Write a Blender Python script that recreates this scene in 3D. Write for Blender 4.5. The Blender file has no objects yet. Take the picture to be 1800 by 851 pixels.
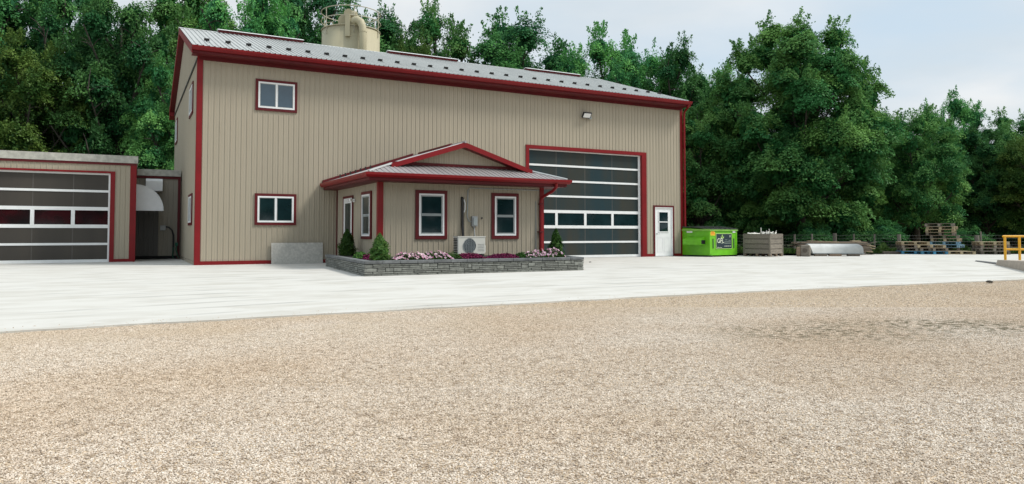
import bpy, bmesh, math, random
import numpy as np
from mathutils import Vector, Matrix, Euler
random.seed(7)
SC = bpy.context.scene
COL = SC.collection
# ------------------------------------------------------------------ camera
YAW, PITCH, CAM, FPX, PY = 0.49243, 0.037820, (-1.8269, -23.7155, 0.9496), 1259.62, 363.6
cam = bpy.data.cameras.new("camera")
cam.sensor_width = 36.0
cam.lens = FPX / 50.0
cam.shift_y = (PY - 425.5) / 1800.0
cam.clip_start, cam.clip_end = 0.05, 4000
camo = bpy.data.objects.new("camera", cam)
camo.location = CAM
camo.rotation_euler = (math.pi / 2 + PITCH, 0, -YAW)
COL.objects.link(camo)
SC.camera = camo
# ------------------------------------------------------------------ light
SC.view_settings.view_transform = 'Standard'
SC.view_settings.look = 'None'
SC.view_settings.gamma = 1.0
SC.view_settings.exposure = 0.0
SUN_EL, SUN_AZ = math.radians(50), math.radians(-56)   # azimuth from -y towards +x
sx, sy, sz = math.cos(SUN_EL) * math.sin(-SUN_AZ), -math.cos(SUN_EL) * math.cos(SUN_AZ), math.sin(SUN_EL)
sun = bpy.data.lights.new("sun", 'SUN')
sun.energy = 3.0
sun.angle = math.radians(14)
sun.color = (1.0, 0.97, 0.92)
suno = bpy.data.objects.new("sun", sun)
suno.rotation_euler = Vector((sx, sy, sz)).to_track_quat('Z', 'Y').to_euler()
COL.objects.link(suno)
W = bpy.data.worlds.new("World")
SC.world = W
W.use_nodes = True
nt = W.node_tree
nt.nodes.clear()
def N(t, **kw):
    n = nt.nodes.new(t)
    for k, v in kw.items():
        setattr(n, k, v)
    return n
L = lambda a, b: nt.links.new(a, b)
sky = N('ShaderNodeTexSky', sky_type='NISHITA', sun_disc=False)
sky.sun_elevation = SUN_EL
sky.sun_rotation = math.atan2(sx, sy)
sky.air_density, sky.dust_density, sky.ozone_density = 1.0, 1.5, 1.5
tc = N('ShaderNodeTexCoord')
sep = N('ShaderNodeSeparateXYZ')
L(tc.outputs['Generated'], sep.inputs[0])
zc = N('ShaderNodeMath', operation='MAXIMUM'); zc.inputs[1].default_value = 0.0
L(sep.outputs['Z'], zc.inputs[0])
za = N('ShaderNodeMath', operation='ADD'); za.inputs[1].default_value = 0.16
L(zc.outputs[0], za.inputs[0])
dv = N('ShaderNodeVectorMath', operation='DIVIDE')
cb = N('ShaderNodeCombineXYZ')
for i in range(3):
    L(za.outputs[0], cb.inputs[i])
L(tc.outputs['Generated'], dv.inputs[0]); L(cb.outputs[0], dv.inputs[1])
n1 = N('ShaderNodeTexNoise'); n1.inputs['Scale'].default_value = 0.75; n1.inputs['Detail'].default_value = 7
n1.inputs['Roughness'].default_value = 0.5; n1.inputs['Distortion'].default_value = 0.35
L(dv.outputs[0], n1.inputs['Vector'])
cr = N('ShaderNodeValToRGB')
cr.color_ramp.elements[0].position = 0.38; cr.color_ramp.elements[0].color = (0.0, 0.0, 0.0, 1)
cr.color_ramp.elements[1].position = 0.62; cr.color_ramp.elements[1].color = (1, 1, 1, 1)
L(n1.outputs['Fac'], cr.inputs[0])
n2 = N('ShaderNodeTexNoise'); n2.inputs['Scale'].default_value = 1.3; n2.inputs['Detail'].default_value = 5
L(dv.outputs[0], n2.inputs['Vector'])
cr2 = N('ShaderNodeValToRGB')
cr2.color_ramp.elements[0].position = 0.35; cr2.color_ramp.elements[0].color = (0.70, 0.755, 0.79, 1)
cr2.color_ramp.elements[1].position = 0.62; cr2.color_ramp.elements[1].color = (0.88, 0.90, 0.91, 1)
L(n2.outputs['Fac'], cr2.inputs[0])
skm = N('ShaderNodeMixRGB', blend_type='MULTIPLY'); skm.inputs[0].default_value = 1
skm.inputs[2].default_value = (0.105, 0.105, 0.105, 1)
L(sky.outputs[0], skm.inputs[1])
veil = N('ShaderNodeMixRGB'); veil.inputs[0].default_value = 0.78
veil.inputs[2].default_value = (0.70, 0.84, 0.95, 1)
L(skm.outputs[0], veil.inputs[1])
mx = N('ShaderNodeMixRGB')
L(cr.outputs[0], mx.inputs[0]); L(veil.outputs[0], mx.inputs[1]); L(cr2.outputs[0], mx.inputs[2])
# overcast luminance rises towards the zenith
mr = N('ShaderNodeMapRange'); mr.inputs['From Min'].default_value = 0.3; mr.inputs['From Max'].default_value = 1
mr.inputs['To Min'].default_value = 1.0; mr.inputs['To Max'].default_value = 1.5
L(sep.outputs['Z'], mr.inputs['Value'])
sc_ = N('ShaderNodeVectorMath', operation='SCALE')
L(mx.outputs[0], sc_.inputs[0]); L(mr.outputs[0], sc_.inputs['Scale'])
bg = N('ShaderNodeBackground'); bg.inputs[1].default_value = 1.0
wo = N('ShaderNodeOutputWorld')
L(sc_.outputs[0], bg.inputs[0]); L(bg.outputs[0], wo.inputs[0])

# ------------------------------------------------------------------ placing by depth
_f2 = (math.sin(YAW), math.cos(YAW)); _r2 = (math.cos(YAW), -math.sin(YAW))
def ground_at(px, Z):
    """ground point seen at column px of the photo, Z metres ahead of the camera"""
    x = (px - 900) / FPX * Z
    return CAM[0] + _f2[0] * Z + _r2[0] * x, CAM[1] + _f2[1] * Z + _r2[1] * x
def height_at(py, Z):
    return CAM[2] + (411.3 - py) * Z / FPX

# ------------------------------------------------------------------ materials
MATS = {}
def mat(name, col, rough=0.6, metal=0.0, var=0.10, scale=6.0, bump=0.0, bscale=60.0, spec=0.5,
        stretch=(1, 1, 1), col2=None, coat=0.0, each=0.0):
    if name in MATS:
        return MATS[name]
    m = bpy.data.materials.new(name); m.use_nodes = True
    t = m.node_tree; p = t.nodes['Principled BSDF']
    p.inputs['Roughness'].default_value = rough
    p.inputs['Metallic'].default_value = metal
    p.inputs['Specular IOR Level'].default_value = spec
    p.inputs['Coat Weight'].default_value = coat
    tc = t.nodes.new('ShaderNodeTexCoord'); mp = t.nodes.new('ShaderNodeMapping')
    mp.inputs['Scale'].default_value = stretch
    t.links.new(tc.outputs['Object'], mp.inputs[0])
    n = t.nodes.new('ShaderNodeTexNoise'); n.inputs['Scale'].default_value = scale
    n.inputs['Detail'].default_value = 6; n.inputs['Roughness'].default_value = 0.6
    t.links.new(mp.outputs[0], n.inputs['Vector'])
    r = t.nodes.new('ShaderNodeValToRGB')
    c2 = col2 or tuple(c * (1 - var) for c in col)
    r.color_ramp.elements[0].position = 0.32; r.color_ramp.elements[0].color = (*c2, 1)
    hi = col if col2 else tuple(min(1, c * (1 + var)) for c in col)
    r.color_ramp.elements[1].position = 0.68; r.color_ramp.elements[1].color = (*hi, 1)
    t.links.new(n.outputs['Fac'], r.inputs[0])
    if each:
        oi = t.nodes.new('ShaderNodeObjectInfo'); mv = t.nodes.new('ShaderNodeMapRange')
        mv.inputs['To Min'].default_value = 1 - each; mv.inputs['To Max'].default_value = 1 + each
        t.links.new(oi.outputs['Random'], mv.inputs[0]); hv = t.nodes.new('ShaderNodeHueSaturation')
        t.links.new(mv.outputs[0], hv.inputs['Value']); t.links.new(r.outputs[0], hv.inputs['Color']); t.links.new(hv.outputs[0], p.inputs['Base Color'])
        ad = t.nodes.new('ShaderNodeVectorMath'); ml_ = t.nodes.new('ShaderNodeMath'); ml_.operation = 'MULTIPLY'; ml_.inputs[1].default_value = 57.0
        t.links.new(oi.outputs['Random'], ml_.inputs[0]); t.links.new(mp.outputs[0], ad.inputs[0]); t.links.new(ml_.outputs[0], ad.inputs[1])
        t.links.new(ad.outputs[0], n.inputs['Vector'])
    else:
        t.links.new(r.outputs[0], p.inputs['Base Color'])
    if bump:
        n3 = t.nodes.new('ShaderNodeTexNoise'); n3.inputs['Scale'].default_value = bscale; n3.inputs['Detail'].default_value = 4
        t.links.new(mp.outputs[0], n3.inputs['Vector'])
        b = t.nodes.new('ShaderNodeBump'); b.inputs['Strength'].default_value = bump; b.inputs['Distance'].default_value = 0.01
        t.links.new(n3.outputs['Fac'], b.inputs['Height']); t.links.new(b.outputs[0], p.inputs['Normal'])
    MATS[name] = m
    return m
M_tan = mat("tan_siding", (0.37, 0.322, 0.241), 0.48, var=0.045, scale=0.9, stretch=(1.5, 1.5, 0.25), bump=0.05, bscale=5)
M_red = mat("red_trim", (0.195, 0.006, 0.009), 0.42, var=0.12, scale=1.5, spec=.3)
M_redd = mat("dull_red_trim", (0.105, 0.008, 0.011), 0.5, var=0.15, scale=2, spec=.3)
M_roof = mat("galvanised_roof", (0.48, 0.49, 0.47), 0.40, metal=0.35, var=0.08, scale=1.2, stretch=(1, .3, 1))
M_roof2 = mat("annex_roof_steel", (0.40, 0.37, 0.36), 0.42, metal=0.4, var=0.08, scale=2)
M_white = mat("white_vinyl", (0.80, 0.80, 0.79), 0.4, var=0.03)
M_whited = mat("aluminium_sash", (0.30, 0.33, 0.33), 0.4, var=0.05)
M_rail = mat("white_door_rail", (0.78, 0.79, 0.78), 0.4, var=0.04)
M_glass = mat("dark_window_glass", (0.008, 0.022, 0.025), 0.05, var=0.3, scale=1.5, spec=0.55)
M_glass2 = mat("upper_glass_sky_tint", (0.04, 0.075, 0.105), 0.05, var=0.15, scale=1.5, spec=0.8)  # blue of the reflected sky is put into the glass colour
M_cap = mat("concrete_cap", (0.42, 0.41, 0.36), 0.85, var=0.22, scale=7, bump=0.4, bscale=25)
M_black = mat("black_plastic", (0.015, 0.015, 0.016), 0.5)
M_steel = mat("grey_steel", (0.33, 0.34, 0.34), 0.45, metal=0.3, var=0.1)
M_hood = mat("pale_sheet_metal", (0.56, 0.58, 0.59), 0.35, metal=0.3, var=0.07, scale=2)
M_silo = mat("cream_silo_paint", (0.42, 0.375, 0.245), 0.6, var=0.08, scale=1.2, stretch=(1, 1, .3))
M_silod = mat("weathered_silo_rail", (0.42, 0.39, 0.29), 0.6, var=0.15)
M_ac = mat("ivory_casing", (0.62, 0.61, 0.55), 0.45, var=0.03)
M_acgr = mat("grey_grille", (0.18, 0.20, 0.21), 0.5, var=0.1)
M_dark = mat("dark_recess", (0.008, 0.008, 0.009), 0.9)
M_stone = mat("grey_wall_stone", (0.185, 0.19, 0.168), 0.9, each=.22, var=0.30, scale=9, bump=0.7, bscale=45)
M_stoned = mat("dark_cap_stone", (0.125, 0.13, 0.13), 0.85, each=.2, var=0.25, scale=7, bump=0.5, bscale=45)
M_mortar = mat("dark_joint", (0.035, 0.035, 0.035), 0.95)
M_soil = mat("dark_mulch", (0.020, 0.015, 0.012), 0.95, var=0.4, scale=30, bump=1, bscale=60)
M_green = mat("lime_green_paint", (0.14, 0.47, 0.012), 0.45, var=0.12, scale=3, bump=0.1, bscale=8)
M_greend = mat("faded_green_paint", (0.20, 0.42, 0.06), 0.6, var=0.25, scale=5)
M_signdark = mat("sign_slate", (0.018, 0.035, 0.045), 0.5, var=0.1)
M_print = mat("sign_print", (0.72, 0.76, 0.60), 0.5, var=0.03)
M_leafp = mat("sign_print_green", (0.42, 0.62, 0.18), 0.5, var=0.05)
M_yel = mat("yellow_sticker", (0.80, 0.52, 0.03), 0.5, var=0.05)
M_redp = mat("red_print", (0.60, 0.05, 0.01), 0.5)
M_rail_y = mat("yellow_rail_paint", (0.78, 0.40, 0.022), 0.4, var=0.08, scale=5)
M_ramp = mat("ramp_concrete", (0.40, 0.345, 0.285), 0.85, var=0.12, scale=5, bump=0.2)
M_woodg = mat("weathered_grey_wood", (0.20, 0.175, 0.14), 0.9, each=.22, var=0.28, scale=5, stretch=(1, 6, 6), bump=0.4, bscale=30)
M_woodb = mat("brown_board", (0.20, 0.145, 0.10), 0.9, each=.22, var=0.3, scale=5, stretch=(1, 6, 6), bump=0.4, bscale=30)
M_woodl = mat("pale_pine_board", (0.36, 0.29, 0.18), 0.85, each=.22, var=0.2, scale=5, stretch=(1, 6, 6), bump=0.3, bscale=30)
M_woodk = mat("dark_pallet_wood", (0.12, 0.10, 0.078), 0.9, each=.22, var=0.3, scale=5)
M_blue = mat("blue_pallet_paint", (0.035, 0.17, 0.28), 0.8, each=.22, var=0.35, scale=8)
M_blue2 = mat("pale_blue_pallet_paint", (0.17, 0.29, 0.36), 0.8, each=.22, var=0.3, scale=8)
M_wire = mat("fence_wire", (0.09, 0.10, 0.085), 0.6, metal=0.3)
M_scrap = mat("white_scrap_wood", (0.74, 0.72, 0.64), 0.8, var=0.12)
M_sheet = mat("mottled_grey_board", (0.47, 0.455, 0.41), 0.85, var=0.18, scale=14, bump=0.3)
M_bark = mat("tree_bark", (0.055, 0.048, 0.038), 0.95, var=0.4, scale=8, stretch=(3, 3, .5), bump=1, bscale=20)
M_poly = None
def poly_mat(name, a, b):
    m = mat(name, a, 0.35, var=0.2, scale=0.5, stretch=(1.6, 1, .25), col2=b, spec=0.3)
    return m
M_poly = poly_mat("brown_tinted_polycarbonate", (0.066, 0.058, 0.048), (0.046, 0.041, 0.036))
M_polyb = poly_mat("blue_reflection_polycarbonate", (0.046, 0.042, 0.030), (0.010, 0.038, 0.050))  # blue streaks stand for reflections, put into the brown panel colour

def leaf_mat(name, base, tip, trans=0.22):
    m = bpy.data.materials.new(name); m.use_nodes = True
    t = m.node_tree; t.nodes.clear()
    o = t.nodes.new('ShaderNodeOutputMaterial')
    at = t.nodes.new('ShaderNodeAttribute'); at.attribute_name = 'tint'
    oi = t.nodes.new('ShaderNodeObjectInfo')
    r = t.nodes.new('ShaderNodeValToRGB')
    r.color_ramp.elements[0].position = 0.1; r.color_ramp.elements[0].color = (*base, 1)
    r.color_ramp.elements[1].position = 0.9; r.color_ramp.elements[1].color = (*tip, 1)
    t.links.new(at.outputs['Fac'], r.inputs[0])
    hs = t.nodes.new('ShaderNodeHueSaturation')
    mr = t.nodes.new('ShaderNodeMapRange'); mr.inputs['To Min'].default_value = 0.8; mr.inputs['To Max'].default_value = 1.2
    mh = t.nodes.new('ShaderNodeMapRange'); mh.inputs['To Min'].default_value = 0.485; mh.inputs['To Max'].default_value = 0.52
    t.links.new(oi.outputs['Random'], mr.inputs[0]); t.links.new(oi.outputs['Random'], mh.inputs[0])
    t.links.new(mr.outputs[0], hs.inputs['Value']); t.links.new(mh.outputs[0], hs.inputs['Hue'])
    t.links.new(r.outputs[0], hs.inputs['Color'])
    d = t.nodes.new('ShaderNodeBsdfDiffuse'); tr = t.nodes.new('ShaderNodeBsdfTranslucent')
    g = t.nodes.new('ShaderNodeBsdfGlossy'); g.inputs['Roughness'].default_value = 0.45
    g.inputs['Color'].default_value = (0.5, 0.5, 0.5, 1)
    t.links.new(hs.outputs[0], d.inputs[0]); t.links.new(hs.outputs[0], tr.inputs[0])
    m1 = t.nodes.new('ShaderNodeMixShader'); m1.inputs[0].default_value = trans
    m2 = t.nodes.new('ShaderNodeMixShader'); m2.inputs[0].default_value = 0.02
    t.links.new(d.outputs[0], m1.inputs[1]); t.links.new(tr.outputs[0], m1.inputs[2])
    t.links.new(m1.outputs[0], m2.inputs[1]); t.links.new(g.outputs[0], m2.inputs[2])
    t.links.new(m2.outputs[0], o.inputs[0])
    MATS[name] = m
    return m
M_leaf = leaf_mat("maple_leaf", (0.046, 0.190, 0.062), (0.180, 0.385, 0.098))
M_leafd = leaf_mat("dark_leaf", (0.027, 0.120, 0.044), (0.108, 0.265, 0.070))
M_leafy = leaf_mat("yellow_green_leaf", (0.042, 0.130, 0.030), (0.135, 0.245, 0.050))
M_cedar = leaf_mat("cedar_foliage", (0.012, 0.050, 0.010), (0.055, 0.125, 0.020), 0.15)
M_weed = leaf_mat("weed_leaf", (0.020, 0.060, 0.014), (0.09, 0.16, 0.035), 0.25)
M_plum = leaf_mat("plum_petal", (0.075, 0.008, 0.035), (0.26, 0.035, 0.12), 0.2)
M_pink = leaf_mat("pink_petal", (0.48, 0.20, 0.34), (0.86, 0.68, 0.74), 0.2)
M_pinkc = mat("magenta_petal_centre", (0.18, 0.02, 0.08), 0.7)

# ------------------------------------------------------------------ mesh helpers
class MB:
    def __init__(s):
        s.v = []; s.f = []
    def add(s, vs, fs):
        k = len(s.v); s.v += [tuple(v) for v in vs]; s.f += [tuple(i + k for i in f) for f in fs]
        return s
    def box(s, a, b, M=None):
        x0, y0, z0 = a; x1, y1, z1 = b
        vs = [(x0, y0, z0), (x1, y0, z0), (x1, y1, z0), (x0, y1, z0), (x0, y0, z1), (x1, y0, z1), (x1, y1, z1), (x0, y1, z1)]
        if M is not None: vs = [M @ Vector(v) for v in vs]
        return s.add(vs, [(3, 2, 1, 0), (4, 5, 6, 7), (0, 1, 5, 4), (1, 2, 6, 5), (2, 3, 7, 6), (3, 0, 4, 7)])
    def cbox(s, a, b, c=0.01):
        """box with chamfered edges (24 vertices)"""
        a = list(a); b = list(b); bm = bmesh.new()
        vs = []
        for x in (a[0], b[0]):
            for y in (a[1], b[1]):
                for z in (a[2], b[2]): vs.append((x, y, z))
        ce = [(a[i] + b[i]) / 2 for i in range(3)]
        pts = []
        for v in vs:
            sg = [1 if v[i] > ce[i] else -1 for i in range(3)]
            for ax in range(3):
                pts.append([v[i] - (0 if i == ax else sg[i] * c) for i in range(3)])
        bv = [bm.verts.new(p) for p in pts]
        r = bmesh.ops.convex_hull(bm, input=bv)
        bm.verts.index_update()
        k = len(s.v)
        s.v += [tuple(v.co) for v in bm.verts]
        s.f += [tuple(x.index + k for x in f.verts) for f in bm.faces]
        bm.free(); return s
    def prism(s, poly, ext):
        """poly: 3-d points, ext: extrusion vector"""
        n = len(poly); e = Vector(ext)
        vs = [Vector(p) for p in poly] + [Vector(p) + e for p in poly]
        fs = [tuple(range(n - 1, -1, -1)), tuple(range(n, 2 * n))]
        for i in range(n): fs.append((i, (i + 1) % n, n + (i + 1) % n, n + i))
        return s.add(vs, fs)
    def tube(s, pts, r, n=8, cap=True):
        pts = [Vector(p) for p in pts]; rs = r if isinstance(r, (list, tuple)) else [r] * len(pts)
        k = len(s.v); prev = None
        for i, p in enumerate(pts):
            t = (pts[min(i + 1, len(pts) - 1)] - pts[max(i - 1, 0)]).normalized()
            if prev is None:
                q = Vector((0, 0, 1)) if abs(t.z) < 0.9 else Vector((1, 0, 0))
                prev = t.cross(q).normalized()
            a = (prev - t * prev.dot(t)).normalized(); b = t.cross(a); prev = a
            for j in range(n):
                g = 2 * math.pi * j / n
                s.v.append(tuple(p + (a * math.cos(g) + b * math.sin(g)) * rs[i]))
        for i in range(len(pts) - 1):
            for j in range(n):
                a0 = k + i * n + j; a1 = k + i * n + (j + 1) % n
                s.f.append((a0, a1, a1 + n, a0 + n))
        if cap:
            s.f.append(tuple(k + j for j in range(n - 1, -1, -1)))
            s.f.append(tuple(k + (len(pts) - 1) * n + j for j in range(n)))
        return s
    def build(s, name, m, parent=None, smooth=False, loc=None):
        """vertices are in world space (minus loc); a parent is an unrotated empty"""
        me = bpy.data.meshes.new(name); me.from_pydata(s.v, [], s.f)
        me.materials.append(m)
        if smooth: me.polygons.foreach_set('use_smooth', [True] * len(me.polygons))
        me.update()
        o = bpy.data.objects.new(name, me); COL.objects.link(o)
        if parent is not None:
            o.parent = parent
            w = Vector((0, 0, 0)); q = parent
            while q: w += q.location; q = q.parent
            me.transform(Matrix.Translation(-w))
        elif loc is not None:
            me.transform(Matrix.Translation(-Vector(loc))); o.location = loc
        return o
def tag(o, label=None, cat=None, group=None, kind=None):
    if label: o['label'] = label
    if cat: o['category'] = cat
    if group: o['group'] = group
    if kind: o['kind'] = kind
    return o
def thing(name, loc, label, cat, group=None):
    o = bpy.data.objects.new(name, None); o.location = loc; COL.objects.link(o)
    o.empty_display_size = 0.3
    return tag(o, label, cat, group)
def link_mesh(name, me, parent, loc=(0, 0, 0), rot=(0, 0, 0), scale=(1, 1, 1)):
    o = bpy.data.objects.new(name, me); COL.objects.link(o); o.parent = parent
    o.location = loc; o.rotation_euler = rot; o.scale = scale
    return o
def dup(root, loc, rotz, label, group=None):
    r = root.copy(); COL.objects.link(r); r.location = loc; r.rotation_euler = (0, 0, rotz)
    r['label'] = label
    if group: r['group'] = group
    for ch in list(root.children):
        c = ch.copy(); COL.objects.link(c); c.parent = r
        for g in list(ch.children):
            d = g.copy(); COL.objects.link(d); d.parent = c
    return r

# ------------------------------------------------------------------ ground
def sheet(name, pts, z, m, label=None):
    b = MB(); b.add([(x, y, z) for x, y in pts], [tuple(range(len(pts)))])
    return tag(b.build(name, m), kind='structure')

def yard_tint(t, col):
    """sandy fines along the slab edge, drifts of tone and two weedy patches, by place in the yard"""
    def nd(k, **a):
        n = t.nodes.new(k)
        for q, v in a.items(): setattr(n, q, v)
        return n
    geo = nd('ShaderNodeNewGeometry'); pos = geo.outputs['Position']
    def noise(sc, det, lo, hi, tlo=0.0, thi=1.0):
        n = nd('ShaderNodeTexNoise'); n.inputs['Scale'].default_value = sc; n.inputs['Detail'].default_value = det
        t.links.new(pos, n.inputs['Vector']); m = nd('ShaderNodeMapRange')
        m.inputs['From Min'].default_value = lo; m.inputs['From Max'].default_value = hi; m.inputs['To Min'].default_value = tlo; m.inputs['To Max'].default_value = thi
        t.links.new(n.outputs['Fac'], m.inputs['Value']); return m.outputs[0]
    def mul(a, b):
        m = nd('ShaderNodeMath', operation='MULTIPLY'); t.links.new(a, m.inputs[0])
        if isinstance(b, float): m.inputs[1].default_value = b
        else: t.links.new(b, m.inputs[1])
        return m.outputs[0]
    def mixc(f, a, c, mode='MIX'):
        m = nd('ShaderNodeMixRGB', blend_type=mode); t.links.new(f, m.inputs[0]); t.links.new(a, m.inputs[1]); m.inputs[2].default_value = (*c, 1); return m.outputs[0]
    col = mixc(noise(.45, 6, .38, .64), col, (.90, .84, .77), 'MULTIPLY')
    col = mixc(noise(22, 5, .50, .66), col, (.72, .68, .64), 'MULTIPLY')
    sx_ = nd('ShaderNodeSeparateXYZ'); t.links.new(pos, sx_.inputs[0])
    band = nd('ShaderNodeMapRange'); band.interpolation_type = 'SMOOTHSTEP'
    band.inputs['From Min'].default_value = -18.2; band.inputs['From Max'].default_value = -15.9; t.links.new(sx_.outputs['Y'], band.inputs['Value'])
    col = mixc(mul(mul(band.outputs[0], noise(1.3, 5, .30, .62)), .45), col, (.52, .42, .30))
    for (px, Z, a, b) in ((1450, 7.1, 1.25, .75), (1745, 7.5, .9, .7), (1600, 7.8, 1.2, .5)):
        sub = nd('ShaderNodeVectorMath', operation='SUBTRACT'); cx, cy = ground_at(px, Z); sub.inputs[1].default_value = (cx, cy, 0)
        t.links.new(pos, sub.inputs[0]); mp = nd('ShaderNodeMapping'); mp.inputs['Rotation'].default_value = (0, 0, YAW); mp.inputs['Scale'].default_value = (1, 1, 1)
        t.links.new(sub.outputs[0], mp.inputs[0]); sc2 = nd('ShaderNodeVectorMath', operation='MULTIPLY'); sc2.inputs[1].default_value = (1 / a, 1 / b, 0)
        t.links.new(mp.outputs[0], sc2.inputs[0]); ln = nd('ShaderNodeVectorMath', operation='LENGTH'); t.links.new(sc2.outputs[0], ln.inputs[0])
        fl_ = nd('ShaderNodeMapRange'); fl_.inputs['From Min'].default_value = 1.3; fl_.inputs['From Max'].default_value = .25; t.links.new(ln.outputs['Value'], fl_.inputs['Value'])
        col = mixc(mul(mul(fl_.outputs[0], noise(13, 8, .48, .62)), .85), col, (.15, .13, .075))
    class O: pass
    o = O(); o.outputs = [col]; return o
def ground_mats():
    # gravel
    m = bpy.data.materials.new("crushed_limestone_gravel"); m.use_nodes = True; t = m.node_tree
    p = t.nodes['Principled BSDF']; p.inputs['Roughness'].default_value = 0.92; p.inputs['Specular IOR Level'].default_value = 0.2
    tc = t.nodes.new('ShaderNodeTexCoord')
    def vor(sc, feat='F1'):
        v = t.nodes.new('ShaderNodeTexVoronoi'); v.inputs['Scale'].default_value = sc; v.feature = feat
        t.links.new(tc.outputs['Object'], v.inputs['Vector']); return v
    def noise(sc, det=5, vec=None):
        v = t.nodes.new('ShaderNodeTexNoise'); v.inputs['Scale'].default_value = sc; v.inputs['Detail'].default_value = det
        t.links.new(vec or tc.outputs['Object'], v.inputs['Vector']); return v
    v1 = vor(80); sepc = t.nodes.new('ShaderNodeSeparateColor'); t.links.new(v1.outputs['Color'], sepc.inputs[0])
    r = t.nodes.new('ShaderNodeValToRGB'); e = r.color_ramp.elements
    e[0].position = 0.0; e[0].color = (0.24, 0.19, 0.145, 1); e[1].position = 1.0; e[1].color = (0.70, 0.60, 0.48, 1)
    x = e.new(0.22); x.color = (0.48, 0.41, 0.32, 1); x = e.new(0.6); x.color = (0.64, 0.555, 0.435, 1)
    t.links.new(sepc.outputs[0], r.inputs[0])
    nz = noise(0.45, 6); r2 = t.nodes.new('ShaderNodeValToRGB')
    r2.color_ramp.elements[0].position = 0.35; r2.color_ramp.elements[0].color = (0.92, 0.83, 0.72, 1)
    r2.color_ramp.elements[1].position = 0.65; r2.color_ramp.elements[1].color = (1.0, 0.98, 0.95, 1)
    t.links.new(nz.outputs['Fac'], r2.inputs[0])
    mm = t.nodes.new('ShaderNodeMixRGB'); mm.blend_type = 'MULTIPLY'; mm.inputs[0].default_value = 1
    t.links.new(r.outputs[0], mm.inputs[1]); t.links.new(r2.outputs[0], mm.inputs[2])
    mw = yard_tint(t, mm.outputs[0])
    t.links.new(mw.outputs[0], p.inputs['Base Color'])
    inv = t.nodes.new('ShaderNodeMath'); inv.operation = 'SUBTRACT'; inv.inputs[0].default_value = 1
    t.links.new(v1.outputs['Distance'], inv.inputs[1])
    b = t.nodes.new('ShaderNodeBump'); b.inputs['Strength'].default_value = 1.0; b.inputs['Distance'].default_value = 0.008
    t.links.new(inv.outputs[0], b.inputs['Height']); t.links.new(b.outputs[0], p.inputs['Normal'])
    # concrete
    c = bpy.data.materials.new("new_white_concrete"); c.use_nodes = True; t = c.node_tree
    p = t.nodes['Principled BSDF']; p.inputs['Roughness'].default_value = 0.8; p.inputs['Specular IOR Level'].default_value = 0.25
    tc = t.nodes.new('ShaderNodeTexCoord')
    mp = t.nodes.new('ShaderNodeMapping'); mp.inputs['Scale'].default_value = (0.5, 1.1, 1); mp.inputs['Rotation'].default_value = (0, 0, 0.3)
    t.links.new(tc.outputs['Object'], mp.inputs[0])
    n_a = t.nodes.new('ShaderNodeTexNoise'); n_a.inputs['Scale'].default_value = 1.6; n_a.inputs['Detail'].default_value = 8
    n_a.inputs['Distortion'].default_value = 0.6; n_a.inputs['Roughness'].default_value = 0.62
    t.links.new(mp.outputs[0], n_a.inputs['Vector'])
    ra = t.nodes.new('ShaderNodeValToRGB')
    ra.color_ramp.elements[0].position = 0.30; ra.color_ramp.elements[0].color = (0.475, 0.45, 0.395, 1)
    ra.color_ramp.elements[1].position = 0.56; ra.color_ramp.elements[1].color = (0.580, 0.562, 0.515, 1)
    t.links.new(n_a.outputs['Fac'], ra.inputs[0])
    # curving tyre arcs
    wv = t.nodes.new('ShaderNodeTexWave'); wv.wave_type = 'RINGS'; wv.rings_direction = 'Z'
    mp2 = t.nodes.new('ShaderNodeMapping'); mp2.inputs['Location'].default_value = (-3.5, 30, 0); mp2.inputs['Scale'].default_value = (0.75, 1, 1)
    t.links.new(tc.outputs['Object'], mp2.inputs[0]); t.links.new(mp2.outputs[0], wv.inputs['Vector'])
    wv.inputs['Scale'].default_value = 0.42; wv.inputs['Distortion'].default_value = 2.5; wv.inputs['Detail'].default_value = 3; wv.inputs['Detail Scale'].default_value = 0.35
    rw = t.nodes.new('ShaderNodeMapRange'); rw.inputs['From Min'].default_value = 0.86; rw.inputs['From Max'].default_value = 1.0
    t.links.new(wv.outputs['Fac'], rw.inputs['Value'])
    n_b = t.nodes.new('ShaderNodeTexNoise'); n_b.inputs['Scale'].default_value = 0.5; n_b.inputs['Detail'].default_value = 3
    t.links.new(tc.outputs['Object'], n_b.inputs['Vector'])
    rb = t.nodes.new('ShaderNodeMapRange'); rb.inputs['From Min'].default_value = 0.48; rb.inputs['From Max'].default_value = 0.66
    t.links.new(n_b.outputs['Fac'], rb.inputs['Value'])
    mu = t.nodes.new('ShaderNodeMath'); mu.operation = 'MULTIPLY'; t.links.new(rw.outputs[0], mu.inputs[0]); t.links.new(rb.outputs[0], mu.inputs[1])
    mu2 = t.nodes.new('ShaderNodeMath'); mu2.operation = 'MULTIPLY'; mu2.inputs[1].default_value = 0.9; t.links.new(mu.outputs[0], mu2.inputs[0])
    mc = t.nodes.new('ShaderNodeMixRGB'); mc.inputs[2].default_value = (0.33, 0.32, 0.29, 1)
    t.links.new(mu2.outputs[0], mc.inputs[0]); t.links.new(ra.outputs[0], mc.inputs[1])
    # small specks
    sp = t.nodes.new('ShaderNodeTexNoise'); sp.inputs['Scale'].default_value = 26; sp.inputs['Detail'].default_value = 2
    t.links.new(tc.outputs['Object'], sp.inputs['Vector'])
    rs = t.nodes.new('ShaderNodeMapRange'); rs.inputs['From Min'].default_value = 0.70; rs.inputs['From Max'].default_value = 0.78; rs.inputs['To Max'].default_value = 0.4
    t.links.new(sp.outputs['Fac'], rs.inputs['Value'])
    ms = t.nodes.new('ShaderNodeMixRGB'); ms.inputs[2].default_value = (0.3, 0.28, 0.24, 1)
    t.links.new(rs.outputs[0], ms.inputs[0]); t.links.new(mc.outputs[0], ms.inputs[1])
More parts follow.
